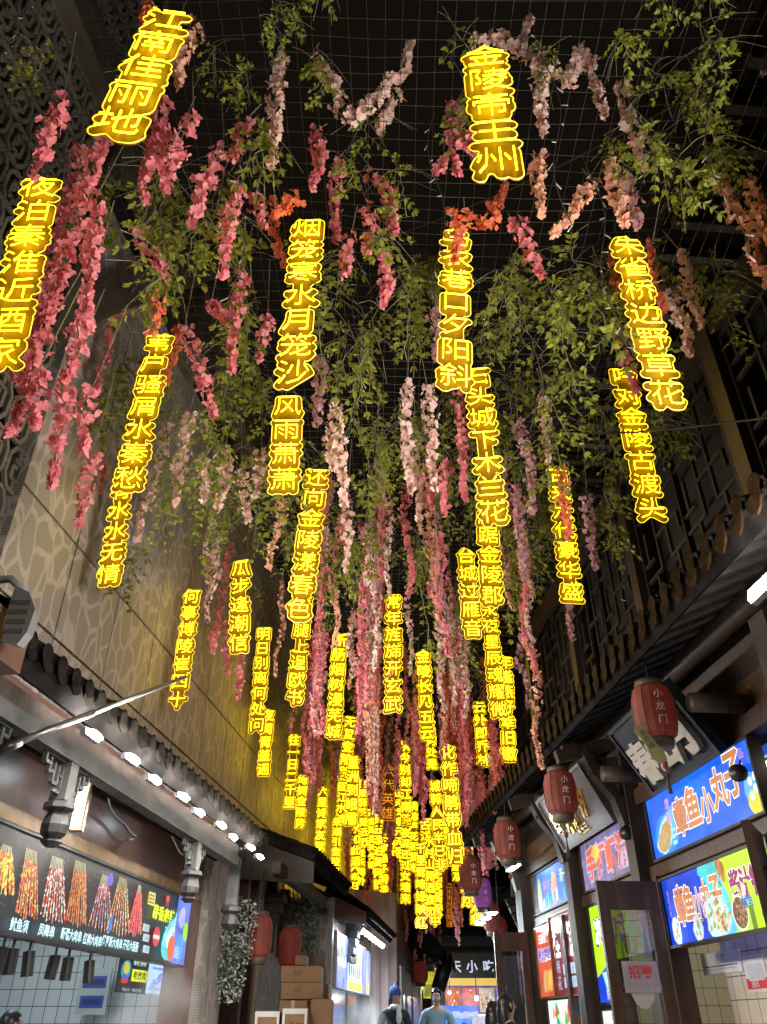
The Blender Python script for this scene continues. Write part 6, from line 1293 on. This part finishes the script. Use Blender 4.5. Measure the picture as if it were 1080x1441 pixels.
# beyond the first three hundred strands the far canopy reads as one mass of blossom
fm = MB(); r_ = random.Random(77); made = tries = 0
while made < 300 and tries < 40000:
    tries += 1; Y = r_.uniform(10.5, 25.5); xl, xr = -2.75 + .115 * Y, 1.9; x = xl + (xr - xl) * r_.random(); zt = ZN - r_.uniform(.3, 2.2) - max(0, Y - 10) * .05; L_ = r_.uniform(.7, 1.5)
    u, v = proj((x, Y, zt)); ua, va = proj((x, Y, zt - L_)); pw_ = .02 * 1000 / Y
    if hides(min(u, ua) - pw_, max(u, ua) + pw_, v, va, Y, .12): continue
    c = r_.choices(['coral pink', 'rose pink', 'orange', 'mauve', 'peach', 'pale pink'], [4, 3, 1.6, 1, 1.2, .8])[0]
    blossoms(fm, [Vector((x + .03 * math.sin(k * 1.1 + Y), Y, zt - L_ * k / 6)) for k in range(7)], .036, 62, r_, 4, .032, PET[c]); made += 1
tag(fm.build('distant_blossoms'), 'far mass of red and pink silk blossom hanging between the distant neon signs', 'blossoms', kind='stuff')

# ------------------------------------------------------------------ green leaf vines
def vine_var(L_, seed, twigs, leafsize):
    r_ = random.Random(seed); b = MB(); lf = MB(); x = y = 0.0; P_ = [Vector((0, 0, 0))]
    for k in range(10): x += r_.uniform(-.04, .04); y += r_.uniform(-.04, .04); P_.append(Vector((x, y, -L_ * (k + 1) / 10)))
    b.tube(P_, .0045, M['twig'], 4, False)
    for k in range(7):       # bare tangled twigs
        a = r_.random() * 6.28; p = P_[r_.randrange(0, 6)]; q = [p + Vector((math.cos(a) * t * .5, math.sin(a) * t * .3, -.35 * t + .25 * t * (1 - t))) * r_.uniform(.9, 1.1) for t in (0, .3, .6, 1.0)]; b.tube(q, .0025, M['twig'], 3, False)
    def leaf(p, d, s):
        n = d.orthogonal().normalized(); n = Matrix.Rotation(r_.random() * 6.28, 3, d) @ n; sd = d.cross(n)
        lf.raw([p, p + d * s * .32 + sd * s * .27 + n * s * .05, p + d * s * .68 + sd * s * .20 + n * s * .03, p + d * s - n * s * .10, p + d * s * .68 - sd * s * .20 + n * s * .03, p + d * s * .32 - sd * s * .27 + n * s * .05, p + d * s * .5 - n * s * .02],
               [(0, 1, 6), (1, 2, 6), (2, 3, 6), (3, 4, 6), (4, 5, 6), (5, 0, 6)], LEAF)
    for k in range(twigs):
        t = r_.uniform(.05, 1.0); j = min(9, int(t * 10)); p = P_[j].lerp(P_[j + 1], t * 10 - j if t < 1 else 1); a = r_.random() * 6.283
        d = Vector((math.cos(a), math.sin(a) * .8, r_.uniform(-.8, .1))).normalized(); ln = r_.uniform(.12, .26); q = [p + d * ln * m + Vector((0, 0, -.10 * m * m)) for m in (0, .33, .66, 1.0)]
        b.tube(q, .0022, M['stem'], 3, False)
        for m in range(1, 4):
            for sg in (-1, 1):
                dd = (d * .6 + Vector((-d.y, d.x, 0)) * sg * .7 + Vector((0, 0, r_.uniform(-.6, .1)))).normalized(); leaf(q[m], dd, leafsize * r_.uniform(.75, 1.2))
        leaf(q[3], (d + Vector((0, 0, -.5))).normalized(), leafsize * 1.1)
    m1 = bpy.data.meshes.new('leaf_vine'); m1.from_pydata(lf.v, [], lf.f); m1.materials.append(LEAF)
    m2 = bpy.data.meshes.new('stem'); m2.from_pydata(b.v, [], b.f)
    for mt in b.mats: m2.materials.append(mt)
    m2.polygons.foreach_set('material_index', b.m); return m1, m2
VV = [vine_var(L_, k, int(tw * 1.35), .070) for k, (L_, tw) in enumerate(((.9, 9), (1.1, 13), (1.3, 16), (1.5, 14), (.7, 12), (1.2, 10), (.6, 8), (1.0, 18)))]
VIN = []
def put_vine(p, big=1.0, k=None):
    u, v = proj(p); ua, va = proj(p - Vector((0, 0, 1.1 * big))); pw_ = .16 * 1000 / p.y; h_ = hides(min(u, ua) - pw_, max(u, ua) + pw_, v, va, p.y)
    if h_:
        if h_ > 7.5: return
        p = p * 1.0; q = at(u, v, h_ + .3); p = Vector((q.x, q.y, min(q.z, ZN)))
    m1, m2 = VV[k if k is not None else rr.randrange(len(VV))]; o = link_mesh('leaf_vine', m1, None, p); o.rotation_euler = (rr.uniform(-.15, .15), rr.uniform(-.15, .15), rr.uniform(0, 6.28)); o.scale = (big, big, big); link_mesh('stem', m2, o)
    u, v = proj(p + Vector((0, 0, -.5 * big))); VIN.append((o, u, v))
for u, v, Y in [(70, 60, 2.4), (300, 60, 2.6), (345, 90, 2.7), (415, 5, 2.5), (450, 60, 2.8), (500, 200, 3.2), (520, 150, 3.1), (640, 40, 2.7), (655, 120, 3.0), (760, 60, 2.8), (880, 130, 2.9), (920, 95, 2.8), (960, 120, 2.9), (1000, 150, 2.9), (985, 20, 2.4), (850, 190, 3.1), (930, 190, 3.2), (990, 200, 3.2), (835, 260, 3.5),
                (960, 260, 3.5), (900, 300, 3.6), (1000, 350, 4.0), (950, 320, 3.8), (580, 330, 3.6), (600, 350, 3.8), (480, 330, 3.7), (455, 380, 4.0), (470, 420, 4.2), (490, 450, 4.4), (530, 420, 4.2), (560, 380, 4.0), (585, 430, 4.3), (760, 370, 4.0), (800, 380, 4.1), (830, 400, 4.3), (780, 440, 4.4), (810, 470, 4.6), (850, 470, 4.7), (750, 480, 4.6), (720, 430, 4.3), (700, 380, 4.0),
                (215, 400, 3.6), (260, 330, 3.3), (345, 420, 4.0), (360, 470, 4.4), (190, 500, 4.2), (210, 540, 4.4), (285, 560, 4.6), (320, 600, 5.0), (350, 620, 5.2), (270, 640, 5.2), (310, 680, 5.8), (240, 660, 5.2), (280, 720, 6.0), (240, 720, 5.8), (200, 680, 5.2), (330, 720, 6.2), (210, 745, 5.8), (255, 755, 6.0), (140, 620, 4.4), (120, 660, 4.6),
                (900, 560, 5.4), (880, 600, 5.6), (850, 620, 5.8), (830, 560, 5.2), (930, 560, 5.2), (770, 560, 5.2), (740, 610, 5.6), (790, 610, 5.6), (820, 650, 6.0), (850, 690, 6.4), (760, 700, 6.4), (740, 740, 6.8), (690, 560, 5.2), (560, 560, 5.0), (530, 590, 5.2), (500, 560, 5.0), (540, 640, 5.6), (430, 590, 5.2), (250, 480, 4.2), (380, 620, 5.4), (440, 700, 6.2), (500, 740, 6.6), (470, 760, 6.8), (590, 760, 6.8), (620, 740, 6.6)]:
    put_vine(at(u, v, Y), rr.uniform(.42, .66) if v < 330 else rr.uniform(.55, .85))
for i in range(62):      # small sprays woven into the near net
    Y = rr.uniform(2.0, 5.2); x = rr.uniform(-1.9, 2.2); q_ = Vector((x, Y, ZN - rr.uniform(.0, .35))); u_, v_ = proj(q_ - Vector((0, 0, .3)))
    if min(math.hypot(u_ - t_[2], v_ - t_[3]) for t_ in STR) > 75: put_vine(q_, rr.uniform(.42, .62))
for i in range(205):
    Y = 3.0 + 13 * rr.random() ** 1.1; xl, xr = -2.7 + .11 * Y, 2.2 - .05 * Y; x = xl + (xr - xl) * rr.random(); put_vine(Vector((x, Y, ZN - rr.uniform(.0, .7) - max(0, Y - 9) * .04)), rr.uniform(.6, .95))

# labels for strands and vines: by colour and by the neon sign or the thing nearest to them
ORD = ['first', 'second', 'third', 'fourth', 'fifth', 'sixth', 'seventh', 'eighth', 'ninth', 'tenth', 'eleventh', 'twelfth']
def nearest(u, v):
    best = None
    for t, Y, a, c, T, B in SIGNS:
        if c[1] - a[1] < 60: continue
        yy = min(max(v, a[1]), c[1]); f = (yy - a[1]) / (c[1] - a[1]); xx = a[0] + (c[0] - a[0]) * f; d = math.hypot(u - xx, (v - yy))
        if best is None or d < best[0]:
            rel = 'left of' if u < xx else 'right of'
            if v < a[1] - 8 and abs(u - xx) < 60: rel = 'above'
            if v > c[1] + 8 and abs(u - xx) < 60: rel = 'below'
            best = (d, rel, t)
    return best
def name_all(items, what, cat, group):
    bk = {}
    for it in items: bk.setdefault(it[1], []).append(it)
    for lab, L_ in bk.items():
        L_.sort(key=lambda q: q[2])
        for i, it in enumerate(L_):
            full = lab if len(L_) == 1 else '%s, %s from the left' % (lab, ORD[min(i, 11)])
            tag(it[0], full, cat, group)
items = []
for o, c, u, v, arc in STR:
    d, rel, t = nearest(u, v); items.append((o, '%s silk blossom strand %s%s neon %s' % (c, 'curving up ' if arc else '', rel, t), u))
name_all(items, 'strand', 'flower strand', 'silk blossom strands hanging over the alley')
items = []
for o, u, v in VIN:
    d, rel, t = nearest(u, v); items.append((o, 'yellow green leafy vine hanging %s neon %s' % (rel, t), u))
name_all(items, 'vine', 'vine', 'leafy vines hanging over the alley')
